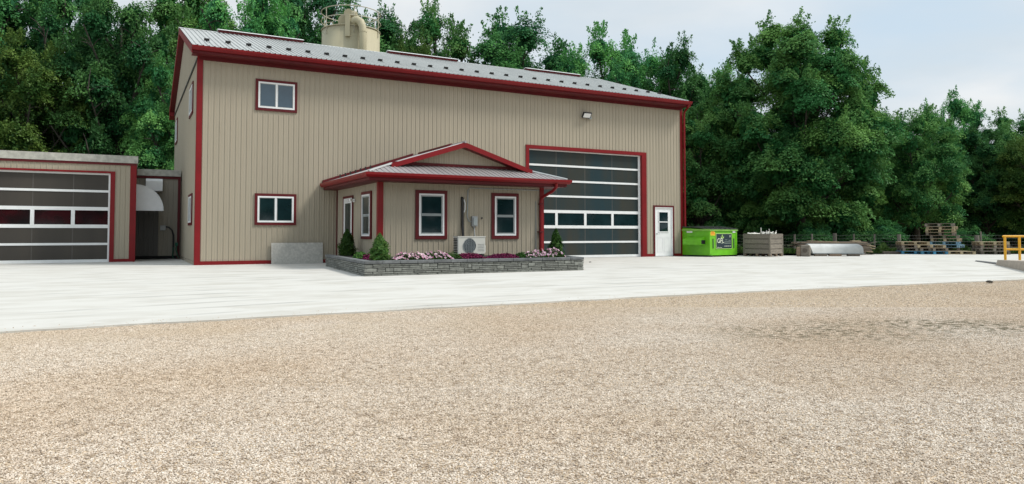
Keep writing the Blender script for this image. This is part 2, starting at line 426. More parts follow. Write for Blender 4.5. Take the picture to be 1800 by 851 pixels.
    t.links.new(ms.outputs[0], p.inputs['Base Color'])
    return m, c
M_gravel, M_conc = ground_mats()
M_field = mat("rough_grass_ground", (0.045, 0.060, 0.020), 0.95, var=0.4, scale=2.0, bump=0.6, bscale=12, col2=(0.10, 0.085, 0.05))
sheet("ground", [(-2500, -2500), (2500, -2500), (2500, 2500), (-2500, 2500)], -0.05, M_field)
sheet("gravel_yard", [(-60, -80), (80, -80), (80, 6), (21, 6), (21, -10), (-60, -10)], -0.022, M_gravel)
# concrete apron: wavy front edge, back edge in front of the fence
random.seed(3)
edge = []
x = -60.0
while x < 60:
    yy = -15.05 - 0.0035 * (x - 3) ** 2 if abs(x - 3) < 20 else -15.05 - 1.4
    edge.append((x, yy + random.uniform(-.035, .035))); x += 0.35
slab = edge + [(60, -17.5), (60, -14.5), (35.5, -5.35), (28.2, -1.8), (24, -2.0), (21.3, 0.0), (19.25, 0.5), (19.2, 12.5), (-60, 12.5)]
bm = bmesh.new(); vs = [bm.verts.new((x, y, 0)) for x, y in slab]; bm.faces.new(vs)
bmesh.ops.triangulate(bm, faces=bm.faces)
me = bpy.data.meshes.new("concrete_apron"); bm.to_mesh(me); bm.free(); me.materials.append(M_conc)
# skirt so the slab has an edge
b = MB()
for i in range(len(edge) - 1):
    (x0, y0), (x1, y1) = edge[i], edge[i + 1]
    b.add([(x0, y0, 0), (x1, y1, 0), (x1, y1, -.045), (x0, y0, -.045)], [(0, 1, 2, 3)])
o = bpy.data.objects.new("concrete_apron", me); COL.objects.link(o); tag(o, kind='structure')
tag(b.build("apron_edge", M_conc), kind='structure')

# loose gravel stones
def stone_mat():
    m = bpy.data.materials.new("limestone_chip"); m.use_nodes = True; t = m.node_tree
    p = t.nodes['Principled BSDF']; p.inputs['Roughness'].default_value = 0.9; p.inputs['Specular IOR Level'].default_value = 0.2
    oi = t.nodes.new('ShaderNodeObjectInfo'); r = t.nodes.new('ShaderNodeValToRGB'); e = r.color_ramp.elements
    e[0].position = 0; e[0].color = (0.22, 0.185, 0.15, 1); e[1].position = 1; e[1].color = (0.83, 0.75, 0.65, 1)
    x = e.new(0.12); x.color = (0.51, 0.43, 0.345, 1); x = e.new(0.6); x.color = (0.675, 0.58, 0.475, 1)
    t.links.new(oi.outputs['Random'], r.inputs[0]); t.links.new(yard_tint(t, r.outputs[0]).outputs[0], p.inputs['Base Color'])
    return m
M_chip = stone_mat()
def stones(name, Z0, Z1, dens, size, seed, pts=None, zb=-0.020):
    if pts is None:
        k = 930.0
        pts = [ground_at(900 - k * 1.03, Z0), ground_at(900 + k * 1.03, Z0), ground_at(900 + k * 1.03, Z1), ground_at(900 - k * 1.03, Z1)]
    me = bpy.data.meshes.new(name); me.from_pydata([(x, y, zb) for x, y in pts], [], [tuple(range(len(pts)))]); me.materials.append(M_chip)
    o = bpy.data.objects.new(name, me); COL.objects.link(o); tag(o, kind='stuff')
    o['label'] = 'loose pale limestone chips lying over the gravel yard'; o['category'] = 'gravel'
    g = bpy.data.node_groups.new(name, 'GeometryNodeTree')
    g.interface.new_socket('Geometry', in_out='INPUT', socket_type='NodeSocketGeometry')
    g.interface.new_socket('Geometry', in_out='OUTPUT', socket_type='NodeSocketGeometry')
    A = g.nodes.new; K = g.links.new
    gi, go = A('NodeGroupInput'), A('NodeGroupOutput')
    d = A('GeometryNodeDistributePointsOnFaces'); d.inputs['Density'].default_value = dens; d.inputs['Seed'].default_value = seed
    ico = A('GeometryNodeMeshIcoSphere'); ico.inputs['Radius'].default_value = 1; ico.inputs['Subdivisions'].default_value = 1
    sp = A('GeometryNodeSetPosition'); nz = A('ShaderNodeTexNoise'); nz.inputs['Scale'].default_value = 1.1
    sb = A('ShaderNodeVectorMath'); sb.operation = 'SUBTRACT'; sb.inputs[1].default_value = (.5, .5, .5)
    K(nz.outputs['Color'], sb.inputs[0]); K(sb.outputs[0], sp.inputs['Offset']); K(ico.outputs[0], sp.inputs['Geometry'])
    sm = A('GeometryNodeSetMaterial'); sm.inputs['Material'].default_value = M_chip; K(sp.outputs[0], sm.inputs[0])
    ip = A('GeometryNodeInstanceOnPoints'); K(gi.outputs[0], d.inputs[0]); K(d.outputs[0], ip.inputs['Points']); K(sm.outputs[0], ip.inputs['Instance'])
    rv = A('FunctionNodeRandomValue'); rv.data_type = 'FLOAT_VECTOR'
    rv.inputs[0].default_value = (-.45, -.45, 0); rv.inputs[1].default_value = (.45, .45, 6.28); K(rv.outputs[0], ip.inputs['Rotation'])
    rs = A('FunctionNodeRandomValue'); rs.data_type = 'FLOAT_VECTOR'
    rs.inputs[0].default_value = (size * .45, size * .4, size * .3); rs.inputs[1].default_value = (size * 1.35, size * 1.0, size * .65); rs.inputs['Seed'].default_value = seed + 5
    K(rs.outputs[0], ip.inputs['Scale'])
    K(ip.outputs[0], go.inputs[0])
    md = o.modifiers.new("scatter", 'NODES'); md.node_group = g
    return o
stones("gravel_chips", 2.2, 4.6, 17000, 0.0052, 1)
stones("gravel_chips", 4.6, 9.5, 11500, 0.0054, 2)
stones("gravel_chips", 0, 0, 1500, 0.0075, 4, pts=[(-6, -18.5), (-6, -15.2), (3, -15.0), (14, -15.45), (20, -16.1), (20, -19.5)])

stones("spilled_chips", 0, 0, 45, 0.008, 6, pts=[(-6, -15.3), (20, -16.1), (20, -15.3), (3, -14.6), (-6, -14.9)], zb=0.001)
# ------------------------------------------------------------------ ribbed metal sheets
PITCH_R = 0.1605
def rib_profile(x0, x1, h, w=0.04):
    xs = []
    k = math.floor(x0 / PITCH_R) - 1
    while k * PITCH_R < x1 + PITCH_R:
        c = k * PITCH_R
        for dx, hh in ((-w / 2 - .003, 0), (-w / 2 + .006, h), (w / 2 - .006, h), (w / 2 + .003, 0)):
            xs.append((c + dx, hh))
        # low stiffening swage between ribs
        c2 = c + PITCH_R / 2
        for dx, hh in ((-.018, 0), (-.010, h * .18), (.010, h * .18), (.018, 0)):
            xs.append((c2 + dx, hh))
        k += 1
    out = [(x, hh) for x, hh in xs if x0 < x < x1]
    def at(x):
        for (a, ha), (b_, hb) in zip(xs, xs[1:]):
            if a <= x <= b_: return ha + (hb - ha) * (x - a) / max(1e-9, b_ - a)
        return 0
    return [(x0, at(x0))] + out + [(x1, at(x1))]
def ribsheet(name, m, parent, org, a, bvec, n, x0, x1, f0, f1, h=0.015, width=0.963, w=0.034):
    """sheets with ribs along bvec; f0/f1: start and end of the ribs as functions of x"""
    org, a, bvec, n = map(Vector, (org, a, bvec, n))
    if not callable(f0): c0 = f0; f0 = lambda x: c0
    if not callable(f1): c1 = f1; f1 = lambda x: c1
    cuts = [x0]; k = math.floor(x0 / width) + 1
    while k * width < x1 - 0.02:
        if k * width > x0 + 0.02: cuts.append(k * width)
        k += 1
    cuts.append(x1)
    for c0_, c1_ in zip(cuts, cuts[1:]):
        pr = rib_profile(c0_, c1_, h, w); b = MB()
        vs = []; fs = []
        for x, hh in pr:
            vs.append(org + a * x + bvec * f0(x) + n * hh); vs.append(org + a * x + bvec * f1(x) + n * hh)
        for i in range(len(pr) - 1):
            fs.append((2 * i, 2 * i + 2, 2 * i + 3, 2 * i + 1))
        b.add(vs, fs); b.build(name, m, parent)

# framed opening helpers; F: plane frame (origin, along, normal)
class Plane:
    def __init__(s, org, a, n): s.o, s.a, s.n = Vector(org), Vector(a), Vector(n)
    def box(s, b, x0, x1, z0, z1, d0, d1):
        """box spanning x0..x1 along, z0..z1 up, d0..d1 out of the plane"""
        p = lambda x, z, d: s.o + s.a * x + s.n * d + Vector((0, 0, z))
        vs = [p(x0, z0, d0), p(x1, z0, d0), p(x1, z0, d1), p(x0, z0, d1), p(x0, z1, d0), p(x1, z1, d0), p(x1, z1, d1), p(x0, z1, d1)]
        b.add(vs, [(0, 1, 2, 3), (7, 6, 5, 4), (4, 5, 1, 0), (5, 6, 2, 1), (6, 7, 3, 2), (7, 4, 0, 3)])
        return b
    def frame(s, b, x0, x1, z0, z1, w, d0, d1, wb=None):
        wb = w if wb is None else wb
        s.box(b, x0, x0 + w, z0, z1, d0, d1); s.box(b, x1 - w, x1, z0, z1, d0, d1)
        s.box(b, x0 + w, x1 - w, z1 - w, z1, d0, d1 - .001)
        if wb: s.box(b, x0 + w, x1 - w, z0, z0 + wb, d0, d1 - .001)
        return b
def window(P, x0, x1, z0, z1, parent, kind, glass=None, trim=0.085, red=None):
    glass = glass or M_glass
    w = P.frame(MB(), x0, x1, z0, z1, trim, 0.0, 0.046).build("window", red or M_redd, parent)
    x0 += trim; x1 -= trim; z0 += trim; z1 -= trim
    P.frame(MB(), x0, x1, z0, z1, 0.048, 0.002, 0.056).build("window_frame", M_white, w)
    x0 += .048; x1 -= .048; z0 += .048; z1 -= .048
    if kind == 'slider':
        xm = (x0 + x1) / 2
        P.box(MB(), xm - .028, xm + .028, z0, z1, .004, .050).build("meeting_stile", M_white, w)
        for a_, c_ in ((x0, xm - .028), (xm + .028, x1)):
            P.box(MB(), a_, c_, z0, z1, .0, .029).build("pane", glass, w)
            P.frame(MB(), a_, c_, z0, z1, 0.02, .030, .038).build("sash", M_whited, w)
    elif kind == 'hung':
        zm = (z0 + z1) / 2
        P.frame(MB(), x0, x1, zm, z1, 0.035, .0, .044).build("sash", M_whited, w)
        P.frame(MB(), x0, x1, z0, zm - .002, 0.035, .0, .036).build("sash", M_whited, w)
        P.box(MB(), x0 + .035, x1 - .035, zm + .035, z1 - .035, .0, .029).build("pane", glass, w)
        P.box(MB(), x0 + .035, x1 - .035, z0 + .035, zm - .037, .0, .027).build("pane", glass, w)
    return w

# ------------------------------------------------------------------ main building
BL, BW, HE, HR, RV = 19.22, 12.0, 6.42, 8.75, 6.0
SL = 1 / 3.0
big = thing("workshop_building", (BL / 2, BW / 2, 0), "tall tan ribbed steel workshop with red trim, grey metal roof and glazed overhead door", "building")
FR = Plane((0, 0, 0), (1, 0, 0), (0, -1, 0))
LF = Plane((0, 0, 0), (0, 1, 0), (-1, 0, 0))
DX0, DX1, DZ = 11.62, 17.02, 4.22           # overhead door opening
PX0, PX1, PZ = 17.70, 18.66, 2.08           # entry door opening
def fw(x0, x1, z0, z1): ribsheet("siding_sheet", M_tan, big, (0, 0, 0), (1, 0, 0), (0, 0, 1), (0, -1, 0), x0, x1, z0, z1)
fw(0.02, DX0, 0.10, HE); fw(DX0, DX1, DZ, HE); fw(DX1, PX0, 0.10, HE); fw(PX0, PX1, PZ, HE); fw(PX1, BL - .02, 0.10, HE)
gab = lambda y: HE + 0.18 + SL * (y + 0.0) if y < RV else HE + 0.18 + SL * (2 * RV - y)
LSZ = 6.30
ribsheet("siding_sheet", M_tan, big, (0, 0, 0), (0, 1, 0), (0, 0, 1), (-1, 0, 0), 0.02, BW, 0.10, LSZ)
ribsheet("gable_siding_sheet", M_tan, big, (-.012, 0, 0), (0, 1, 0), (0, 0, 1), (-1, 0, 0), 0.0, BW, LSZ + .03, gab)
b = MB(); b.box((-.05, 0, LSZ - .01), (-.002, BW, LSZ + .045)); b.build("gable_flashing", M_black, big)
b = MB(); b.add([(BL, 0, 0), (BL, BW, 0), (BL, BW, HE + .15), (BL, RV, HR - .05), (BL, 0, HE + .15)], [(0, 1, 2, 3, 4)])
b.add([(0, BW, 0), (BL, BW, 0), (BL, BW, HE + .15), (0, BW, HE + .15)], [(3, 2, 1, 0)]); b.build("rear_wall", M_tan, big)
# trim
b = MB(); b.box((-.03, -.032, 0), (0.13, 0.0, HE - .02)); b.box((-.034, -.029, 0), (-.002, 0.13, LSZ - .02)); b.build("corner_trim", M_red, big)
b = MB(); b.box((BL - .11, -.032, 0), (BL + .03, 0.0, HE - .02)); b.box((BL + .002, -.029, 0), (BL + .034, 0.11, HE - .02)); b.build("corner_trim", M_red, big)
for a_, c_ in ((.13, DX0 - .15), (DX1 + .02, PX0 - .07), (PX1 + .07, BL - .11)):
    MB().box((a_, -.036, 0.0), (c_, -.001, .115)).build("base_trim", M_red, big)
MB().box((-.036, .13, 0.0), (-.001, BW, .09)).build("base_trim", M_tan, big)
# roof sheets
nrm = Vector((0, -SL, 1)).normalized(); sl = Vector((0, 1, SL)).normalized()
LENR = math.hypot(6.5, 6.5 * SL)
ribsheet("roof_sheet", M_roof, big, (-.23, -.5, 6.60), (1, 0, 0), sl, nrm, 0.0, 19.53, 0, LENR, h=0.036, w=0.05)
nrm2 = Vector((0, SL, 1)).normalized(); sl2 = Vector((0, -1, SL)).normalized()
ribsheet("roof_sheet", M_roof, big, (-.23, 12.5, 6.60), (1, 0, 0), sl2, nrm2, 0.0, 19.53, 0, LENR, h=0.036, w=0.05)
# ridge cap
b = MB(); zr = 6.6 + 6.5 * SL
b.prism([(-.25, RV - .17, zr - .03), (-.25, RV, zr + .035), (-.25, RV + .17, zr - .03), (-.25, RV + .17, zr - .045), (-.25, RV, zr + .02), (-.25, RV - .17, zr - .045)], (19.57, 0, 0)); b.build("ridge_cap", M_roof, big)
for u0, u1 in ((1.15, 4.35), (8.0, 11.2), (14.85, 17.85)):
    b = MB(); b.prism([(u0, RV - .20, zr - .02), (u0, RV - .20, zr + .06), (u0, RV, zr + .12), (u0, RV + .20, zr + .06), (u0, RV + .20, zr - .02)], (u1 - u0, 0, 0))
    v_ = b.build("ridge_vent", M_redd, big)
    b = MB(); b.prism([(u0 - .03, RV - .24, zr + .062), (u0 - .03, RV, zr + .135), (u0 - .03, RV + .24, zr + .062), (u0 - .03, RV + .24, zr + .077), (u0 - .03, RV, zr + .155), (u0 - .03, RV - .24, zr + .077)], (u1 - u0 + .06, 0, 0)); b.build("vent_cap", M_white, v_)
# front eave: fascia, gutter and soffit
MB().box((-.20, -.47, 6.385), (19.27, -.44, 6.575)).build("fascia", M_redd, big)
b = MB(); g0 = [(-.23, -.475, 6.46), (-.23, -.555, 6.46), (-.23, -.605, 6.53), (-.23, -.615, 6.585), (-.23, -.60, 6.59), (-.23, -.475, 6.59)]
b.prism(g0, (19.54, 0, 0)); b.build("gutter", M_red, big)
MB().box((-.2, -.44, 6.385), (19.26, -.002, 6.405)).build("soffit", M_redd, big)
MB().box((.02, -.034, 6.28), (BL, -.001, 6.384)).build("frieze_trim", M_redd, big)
# rakes
for ux, dx in ((-.23, .03), (19.27, .03)):
    for (y0, z0, y1, z1) in ((-.5, 6.585, RV, zr - .015), (12.5, 6.585, RV, zr - .015)):
        b = MB(); b.prism([(ux, y0, z0 - .22), (ux, y0, z0), (ux, y1, z1), (ux, y1, z1 - .22)], (dx, 0, 0)); b.build("rake_trim", M_red, big)
for (y0, y1) in ((-.44, RV), (12.44, RV)):
    sgn = 1
    za_ = 6.40 + .0; zb_ = zr - .235
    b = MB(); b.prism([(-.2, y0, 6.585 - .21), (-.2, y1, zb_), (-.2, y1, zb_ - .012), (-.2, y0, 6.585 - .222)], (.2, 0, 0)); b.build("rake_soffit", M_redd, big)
MB().prism([(-.226, 12.10, 6.30), (-.226, 12.52, 6.18), (-.226, 12.52, 6.60), (-.226, 12.10, 6.68)], (.22, 0, 0)).build("eave_return", M_red, big)
b = MB(); b.tube([(19.16, -.53, 6.46), (19.16, -.50, 6.36), (19.26, -.16, 6.22), (19.28, -.10, 6.10), (19.28, -.10, .12)], .045, 8); b.build("downspout", M_red, big)
# snow guards
g = MB(); g.box((-.10, -.02, .03), (.10, .0, .13)); g.prism([(-.10, 0, .03), (-.10, .09, .03), (-.10, 0, .13)], (.03, 0, 0)); g.prism([(.07, 0, .03), (.07, .09, .03), (.07, 0, .13)], (.03, 0, 0))
g.box((-.03, -.03, .0), (.03, .12, .03))
gm = bpy.data.meshes.new("snow_guard"); gm.from_pydata(g.v, [], g.f); gm.materials.append(M_black)
ang = math.atan(SL)
for i in range(30):
    u = .32 + .642 * i; v = 1.12
    z = 6.6 + (v + .5) * SL + .012
    link_mesh("snow_guard", gm, big, (u - BL / 2, v - BW / 2, z), (ang, 0, 0), (.8, .8, .8))
# windows
window(FR, 1.67, 2.96, 4.87, 5.87, big, 'slider', M_glass2)
window(FR, 1.69, 2.97, 1.23, 2.23, big, 'slider')
window(LF, 1.55, 2.95, 4.87, 5.92, big, 'slider', M_glass2)
window(LF, 9.7, 11.0, 4.85, 5.9, big, 'slider', M_glass2)
window(LF, 1.25, 2.6, 1.23, 2.25, big, 'slider')
# overhead door surround
b = MB(); FR.box(b, DX0 - .14, DX0, 0, DZ + .13, 0, .04); FR.box(b, DX0, DX1 + .01, DZ, DZ + .13, 0, .039); FR.box(b, DX1 + .01, DX1 + .24, 0, DZ + .13, 0, .04)
FR.box(b, DX1, DX1 + .02, 0, DZ, -.20, .038); FR.box(b, DX0 - .02, DX0, 0, DZ, -.20, .038); FR.box(b, DX0, DX1, DZ - .005, DZ + .015, -.20, .037); b.build("door_surround", M_red, big)
def overhead(P, parent, x0, cols, rows, hrow, wrow, pm, gm_, depth, z0=.03):
    """rails and stiles as the door's body, each pane its own child"""
    d = depth; b = MB(); x1 = cols[-1]; ztop = z0 + rows * hrow
    for r in range(rows + 1):
        z = z0 + r * hrow; w = .038 if r not in (wrow, wrow + 1) else .058
        lo, hi = z - w, z + w
        if r == 0: lo, hi = z0 - .02, z0 + .075
        if r == rows: hi = z + .02
        P.box(b, x0, x1, lo, hi, d, d + .045)
    zl, zh = z0 + wrow * hrow, z0 + (wrow + 1) * hrow
    P.box(b, x1 - .055, x1, z0 + .0, ztop, d, d + .047); P.box(b, x0, x0 + .055, z0, ztop, d, d + .047)
    for c in cols[:-1]: P.box(b, c - .055, c + .055, zl, zh, d, d + .046)
    door = b.build("overhead_door", M_rail, parent)
    cc = [x0 + .05] + list(cols[:-1]) + [cols[-1] - .05]
    for r in range(rows):
        for i in range(len(cc) - 1):
            a_ = cc[i] + (.004 if i else 0); c_ = cc[i + 1] - (.004 if i < len(cc) - 2 else 0)
            mm_ = gm_ if r == wrow else pm
            P.box(MB(), a_, c_, z0 + r * hrow + .03, z0 + (r + 1) * hrow - .03, d, d + .022).build("pane" if r == wrow else "tinted_panel", mm_, door)
    bb = MB()
    for c in cols[:-1]: P.box(bb, c - .012, c + .012, z0, ztop, d, d + .0235)
    bb.build("mullions", mat("faint_mullion", (.085, .078, .068), .5), door)
    return door
overhead(FR, big, DX0 + .005, [12.92, 14.27, 15.60, DX1 - .04], 7, .598, 2, M_polyb, M_glass, -.14)
b = MB(); FR.box(b, DX1 - .04, DX1 - .001, 0, DZ, -.13, -.08); FR.box(b, DX0, DX1 - .04, DZ - .045, DZ - .006, -.13, -.08); b.build("weather_strip", M_white, big)
# entry door
b = MB(); FR.box(b, PX0 - .07, PX0, 0, PZ + .07, 0, .04); FR.box(b, PX1, PX1 + .07, 0, PZ + .07, 0, .04); FR.box(b, PX0, PX1, PZ, PZ + .07, 0, .039)
b.build("door_surround", M_redd, big)
b = MB(); FR.box(b, PX0, PX1, .02, PZ, -.05, -.01); FR.frame(b, PX0, PX1, .02, PZ, .035, -.02, .03); dr = b.build("entry_door", M_white, big)
b = MB(); xm = (PX0 + PX1) / 2
FR.frame(b, xm - .27, xm + .27, 1.02, 1.90, .035, -.012, .012)
FR.box(b, xm - .27, xm + .27, 1.435, 1.475, -.012, .013)
FR.frame(b, xm - .33, xm - .03, .20, .82, .03, -.012, -.002); FR.frame(b, xm + .03, xm + .33, .20, .82, .03, -.012, -.002); b.build("moulding", M_white, dr)
for z0_, z1_ in ((1.055, 1.435), (1.475, 1.865)): FR.box(MB(), xm - .235, xm + .235, z0_, z1_, -.012, -.004).build("pane", M_glass, dr)
b = MB(); b.tube([(PX0 + .10, -.0, .95), (PX0 + .10, -.06, .95)], .022, 8); b.tube([(PX0 + .10, -.06, .95), (PX0 + .22, -.065, .95)], .012, 6); b.build("handle", M_steel, dr)
MB().box((PX0 - .05, -.10, 0), (PX1 + .05, -.002, .018)).build("door_sill", M_steel, big)

# flood light high on the wall
fl = thing("flood_light", (14.18, -.05, 5.66), "black framed flood light high on the wall above the tall overhead door", "lamp")
b = MB(); b.box((14.12, -.06, 5.60), (14.24, -.018, 5.72)); b.tube([(14.18, -.05, 5.66), (14.18, -.16, 5.62)], .02, 6); b.build("bracket", M_black, fl)
Mx = Matrix.Translation((14.16, -.20, 5.66)) @ Euler((math.radians(38), 0, 0)).to_matrix().to_4x4()
b = MB(); b.box((-.19, -.03, -.12), (.19, .04, .12), Mx); b.build("housing", M_black, fl)
b = MB(); b.box((-.16, -.036, -.092), (.16, -.031, .092), Mx); b.build("lens", M_white, fl)
MB().box((14.34, -.10, 5.54), (14.46, -.018, 5.64)).build("sensor", M_whited, fl)

# board leaning on the wall
b = MB(); b.prism([(2.2, -.095, 0.002), (2.2, -.135, 0.002), (2.2, -.085, .665), (2.2, -.045, .665)], (1.62, 0, 0))
tag(b.build("grey_board", M_sheet, loc=(3, -.2, 0)), "mottled grey flat board leaning on the wall left of the stone planter", "board")

# ------------------------------------------------------------------ entrance annex
AX0, AX1, AV, AH = 4.30, 9.56, -4.51, 2.40
ann = thing("entrance_annex", ((AX0 + AX1) / 2, AV / 2, 0), "low tan entrance annex with red eaves and small front gable", "building")
AF = Plane((0, AV, 0), (1, 0, 0), (0, -1, 0)); AL = Plane((AX0, 0, 0), (0, -1, 0), (-1, 0, 0))
ribsheet("siding_sheet", M_tan, ann, (0, AV, 0), (1, 0, 0), (0, 0, 1), (0, -1, 0), AX0, AX1, 0.0, AH, h=.014, w=.045)
ribsheet("siding_sheet", M_tan, ann, (AX0, 0, 0), (0, -1, 0), (0, 0, 1), (-1, 0, 0), 0.0, -AV, 0.0, AH, h=.014, w=.045)
b = MB(); b.add([(AX1, AV, 0), (AX1, 0, 0), (AX1, 0, AH), (AX1, AV, AH)], [(0, 1, 2, 3)]); b.build("side_wall", M_tan, ann)
b = MB(); b.box((AX0 - .03, AV - .03, 0), (AX0 + .115, AV, AH)); b.box((AX0 - .033, AV - .027, 0), (AX0, AV + .13, AH)); b.build("corner_trim", M_red, ann)
b = MB(); b.box((AX1 - .115, AV - .03, 0), (AX1 + .03, AV, AH)); b.box((AX1, AV - .027, 0), (AX1 + .033, AV + .13, AH)); b.build("corner_trim", M_red, ann)
MB().box((AX0 - .03, -.12, 0), (AX0 - .0, -.034, AH)).build("corner_trim", M_redd, ann)
EX0, EX1, EV, EZ = 3.80, 10.12, -5.12, 2.60
xr = 6.95; K = .337
zR = EZ + (xr - EX0) * K      # ridge
GV = -4.12
gb0 = EX0 + (GV - EV); gb1 = EX1 - (GV - EV); zg = EZ + (GV - EV) * K
# left slope, right slope: ribs run down the slope
def slopef(name, side):
    s = 1 if side == 'l' else -1
    x_e = EX0 if side == 'l' else EX1
    run = xr - EX0 if side == 'l' else EX1 - xr
    kk = (zR - EZ) / run
    bv = Vector((s, 0, kk)); L_ = bv.length; bv = bv / L_; n = Vector((-s * kk, 0, 1)).normalized()
    a = Vector((0, 1, 0))
    def f1(x):
        y = EV + x
        return run * L_ / 1.0 if y >= GV - .28 else max(0.001, (y - EV)) * L_
    ribsheet("roof_sheet", M_roof2, ann, (x_e, EV, EZ), a, bv, n, 0.0, -EV - .004, 0, lambda x: f1(x) , h=.02, w=.045)
slopef("l", 'l'); slopef("r", 'r')
kk = (zg - EZ) / (GV - EV); bv = Vector((0, 1, kk)); Lf = bv.length; bv /= Lf
def f1(x):
    d = min(x, (EX1 - EX0) - x, GV - EV); return max(.001, d) * Lf
ribsheet("roof_sheet", M_roof2, ann, (EX0, EV, EZ), (1, 0, 0), bv, Vector((0, -kk, 1)).normalized(), 0.0, EX1 - EX0, 0, f1, h=.02, w=.045)
# hip caps
for x_e, s in ((EX0, 1), (EX1, -1)):
    b = MB(); b.tube([(x_e + s * .02, EV + .02, EZ + .025), (x_e + s * (GV - EV), GV, zg + .03)], .035, 6); b.build("hip_cap", M_roof, ann)
b = MB(); b.tube([(xr, GV - .34, zR + .01), (xr, -.02, zR + .01)], .04, 6); b.build("ridge_cap", M_roof2, ann)
b = MB(); b.prism([(xr - .2, -3.4, zR - .03), (xr - .18, -3.4, zR + .03), (xr, -3.4, zR + .085), (xr + .18, -3.4, zR + .03), (xr + .2, -3.4, zR - .03)], (0, 2.4, 0)); b.build("ridge_vent", M_redd, ann)
# wall flashing and guards on the left slope
b = MB(); b.prism([(EX0, -.05, EZ + .03), (xr, -.05, zR + .03), (xr, -.05, zR + .11), (EX0, -.05, EZ + .11)], (0, .045, 0)); b.build("wall_flashing", M_redd, ann)
g = MB(); g.box((-.01, -.05, 0), (.01, .05, .075)); g.box((-.01, -.02, -.03), (.07, .02, .0))
gm2 = bpy.data.meshes.new("snow_guard"); gm2.from_pydata(g.v, [], g.f); gm2.materials.append(M_black)
for i in range(7):
    u = 4.30 + i * .17; v = -.35 - .0 * i
    link_mesh("snow_guard", gm2, ann, (u - ann.location.x, v - ann.location.y, EZ + (u - EX0) * K + .06))
# gable
pr = MB(); 
ribsheet("gable_siding_sheet", M_tan, ann, (0, GV, 0), (1, 0, 0), (0, 0, 1), (0, -1, 0), gb0 + .05, gb1 - .05, zg - .01,
         lambda x: max(zg, zR - .02 - abs(x - xr) * K * (1 if x < xr else (zR - EZ) / (EX1 - xr) / K)), h=.012, w=.045)
MB().box((gb0 - .05, GV - .04, zg - .0), (gb1 + .05, GV - .001, zg + .085)).build("gable_base_trim", M_redd, ann)
for x_e, s in ((gb0, 1), (gb1, -1)):
    x_t = xr
    b = MB(); e0 = x_e - s * .12; ze = zg - .035
    b.prism([(e0, GV - .32, ze - .11), (e0, GV - .32, ze + .03), (x_t, GV - .32, zR + .0), (x_t, GV - .32, zR - .15)], (0, .03, 0)); b.build("rake_trim", M_red, ann)
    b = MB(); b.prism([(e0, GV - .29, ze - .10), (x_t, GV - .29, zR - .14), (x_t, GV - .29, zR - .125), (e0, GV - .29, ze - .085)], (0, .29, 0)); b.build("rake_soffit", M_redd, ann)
# eaves
b = MB(); b.box((EX0 + .03, EV + .03, 2.40), (EX1 - .03, EV + .06, EZ - .01)); b.build("fascia", M_redd, ann)
b = MB(); b.box((EX0 + .03, EV + .06, 2.401), (EX0 + .06, -.04, EZ - .01)); b.build("fascia", M_redd, ann)
b = MB(); b.box((EX1 - .06, EV + .06, 2.402), (EX1 - .03, -.04, EZ - .01)); b.build("fascia", M_redd, ann)
def gut(p, out, ext, mito):
    # K-shaped gutter swept along ext
    o_ = Vector(out); q = [(0, -.13), (.07, -.13), (.115, -.07), (.12, -.005), (.105, 0), (0, 0)]
    P0 = Vector(p); e = Vector(ext); ev = e.normalized()
    b = MB(); n = len(q)
    v0 = [P0 + o_ * d + Vector((0, 0, z)) - ev * d * mito[0] for d, z in q]
    v1 = [P0 + e + o_ * d + Vector((0, 0, z)) + ev * d * mito[1] for d, z in q]
    fs = [tuple(range(n)), tuple(range(2 * n - 1, n - 1, -1))] + [(i, i + n, (i + 1) % n + n, (i + 1) % n) for i in range(n)]
    b.add(v0 + v1, fs); return b
gut((EX0 + .03, EV + .03, EZ + .005), (0, -1, 0), (EX1 - EX0 - .06, 0, 0), (1, 1)).build("gutter", M_red, ann)
gut((EX0 + .03, -.04, EZ + .005), (-1, 0, 0), (0, EV + .07, 0), (0, 1)).build("gutter", M_red, ann)
gut((EX1 - .03, EV + .03, EZ + .005), (1, 0, 0), (0, -EV - .07, 0), (1, 0)).build("gutter", M_red, ann)
b = MB(); b.box((EX0 + .06, EV + .06, 2.385), (EX1 - .06, -.03, 2.399)); b.build("soffit", M_redd, ann)
# windows and door
window(AF, 5.36, 6.33, .80, 2.20, ann, 'hung', trim=.10)
window(AF, 7.77, 8.69, .80, 2.18, ann, 'hung', trim=.10)
window(AL, 2.92, 3.88, .80, 2.18, ann, 'hung', trim=.085)
b = MB(); AL.frame(b, .86, 1.98, 0, 2.14, .07, 0, .04, wb=0); b.build("door_surround", M_redd, ann)
b = MB(); AL.frame(b, .93, 1.91, .02, 2.07, .16, .0, .03, wb=.25); dr = b.build("entry_door", M_white, ann)
AL.box(MB(), 1.09, 1.75, .27, 1.91, .0, .024).build("pane", M_glass, dr)
b = MB(); b.tube([(AX0 - .03, -1.83, .98), (AX0 - .08, -1.83, .98), (AX0 - .08, -1.72, .98)], .014, 6); b.build("handle", M_steel, dr)
wl = thing("security_light", (AX0 - .05, -2.14, 1.97), "small white twin-head security light beside the annex glass door", "lamp")
b = MB(); b.box((AX0 - .06, -2.20, 1.92), (AX0 - .016, -2.08, 2.02)); b.build("base", M_white, wl)
for dy in (-.09, .09):
    b = MB(); b.tube([(AX0 - .06, -2.14, 1.97), (AX0 - .13, -2.14 + dy, 1.99)], .015, 6); b.tube([(AX0 - .12, -2.14 + dy, 2.0), (AX0 - .20, -2.14 + dy * 1.2, 1.97)], [.03, .055], 8); b.build("lamp_head", M_white, wl)
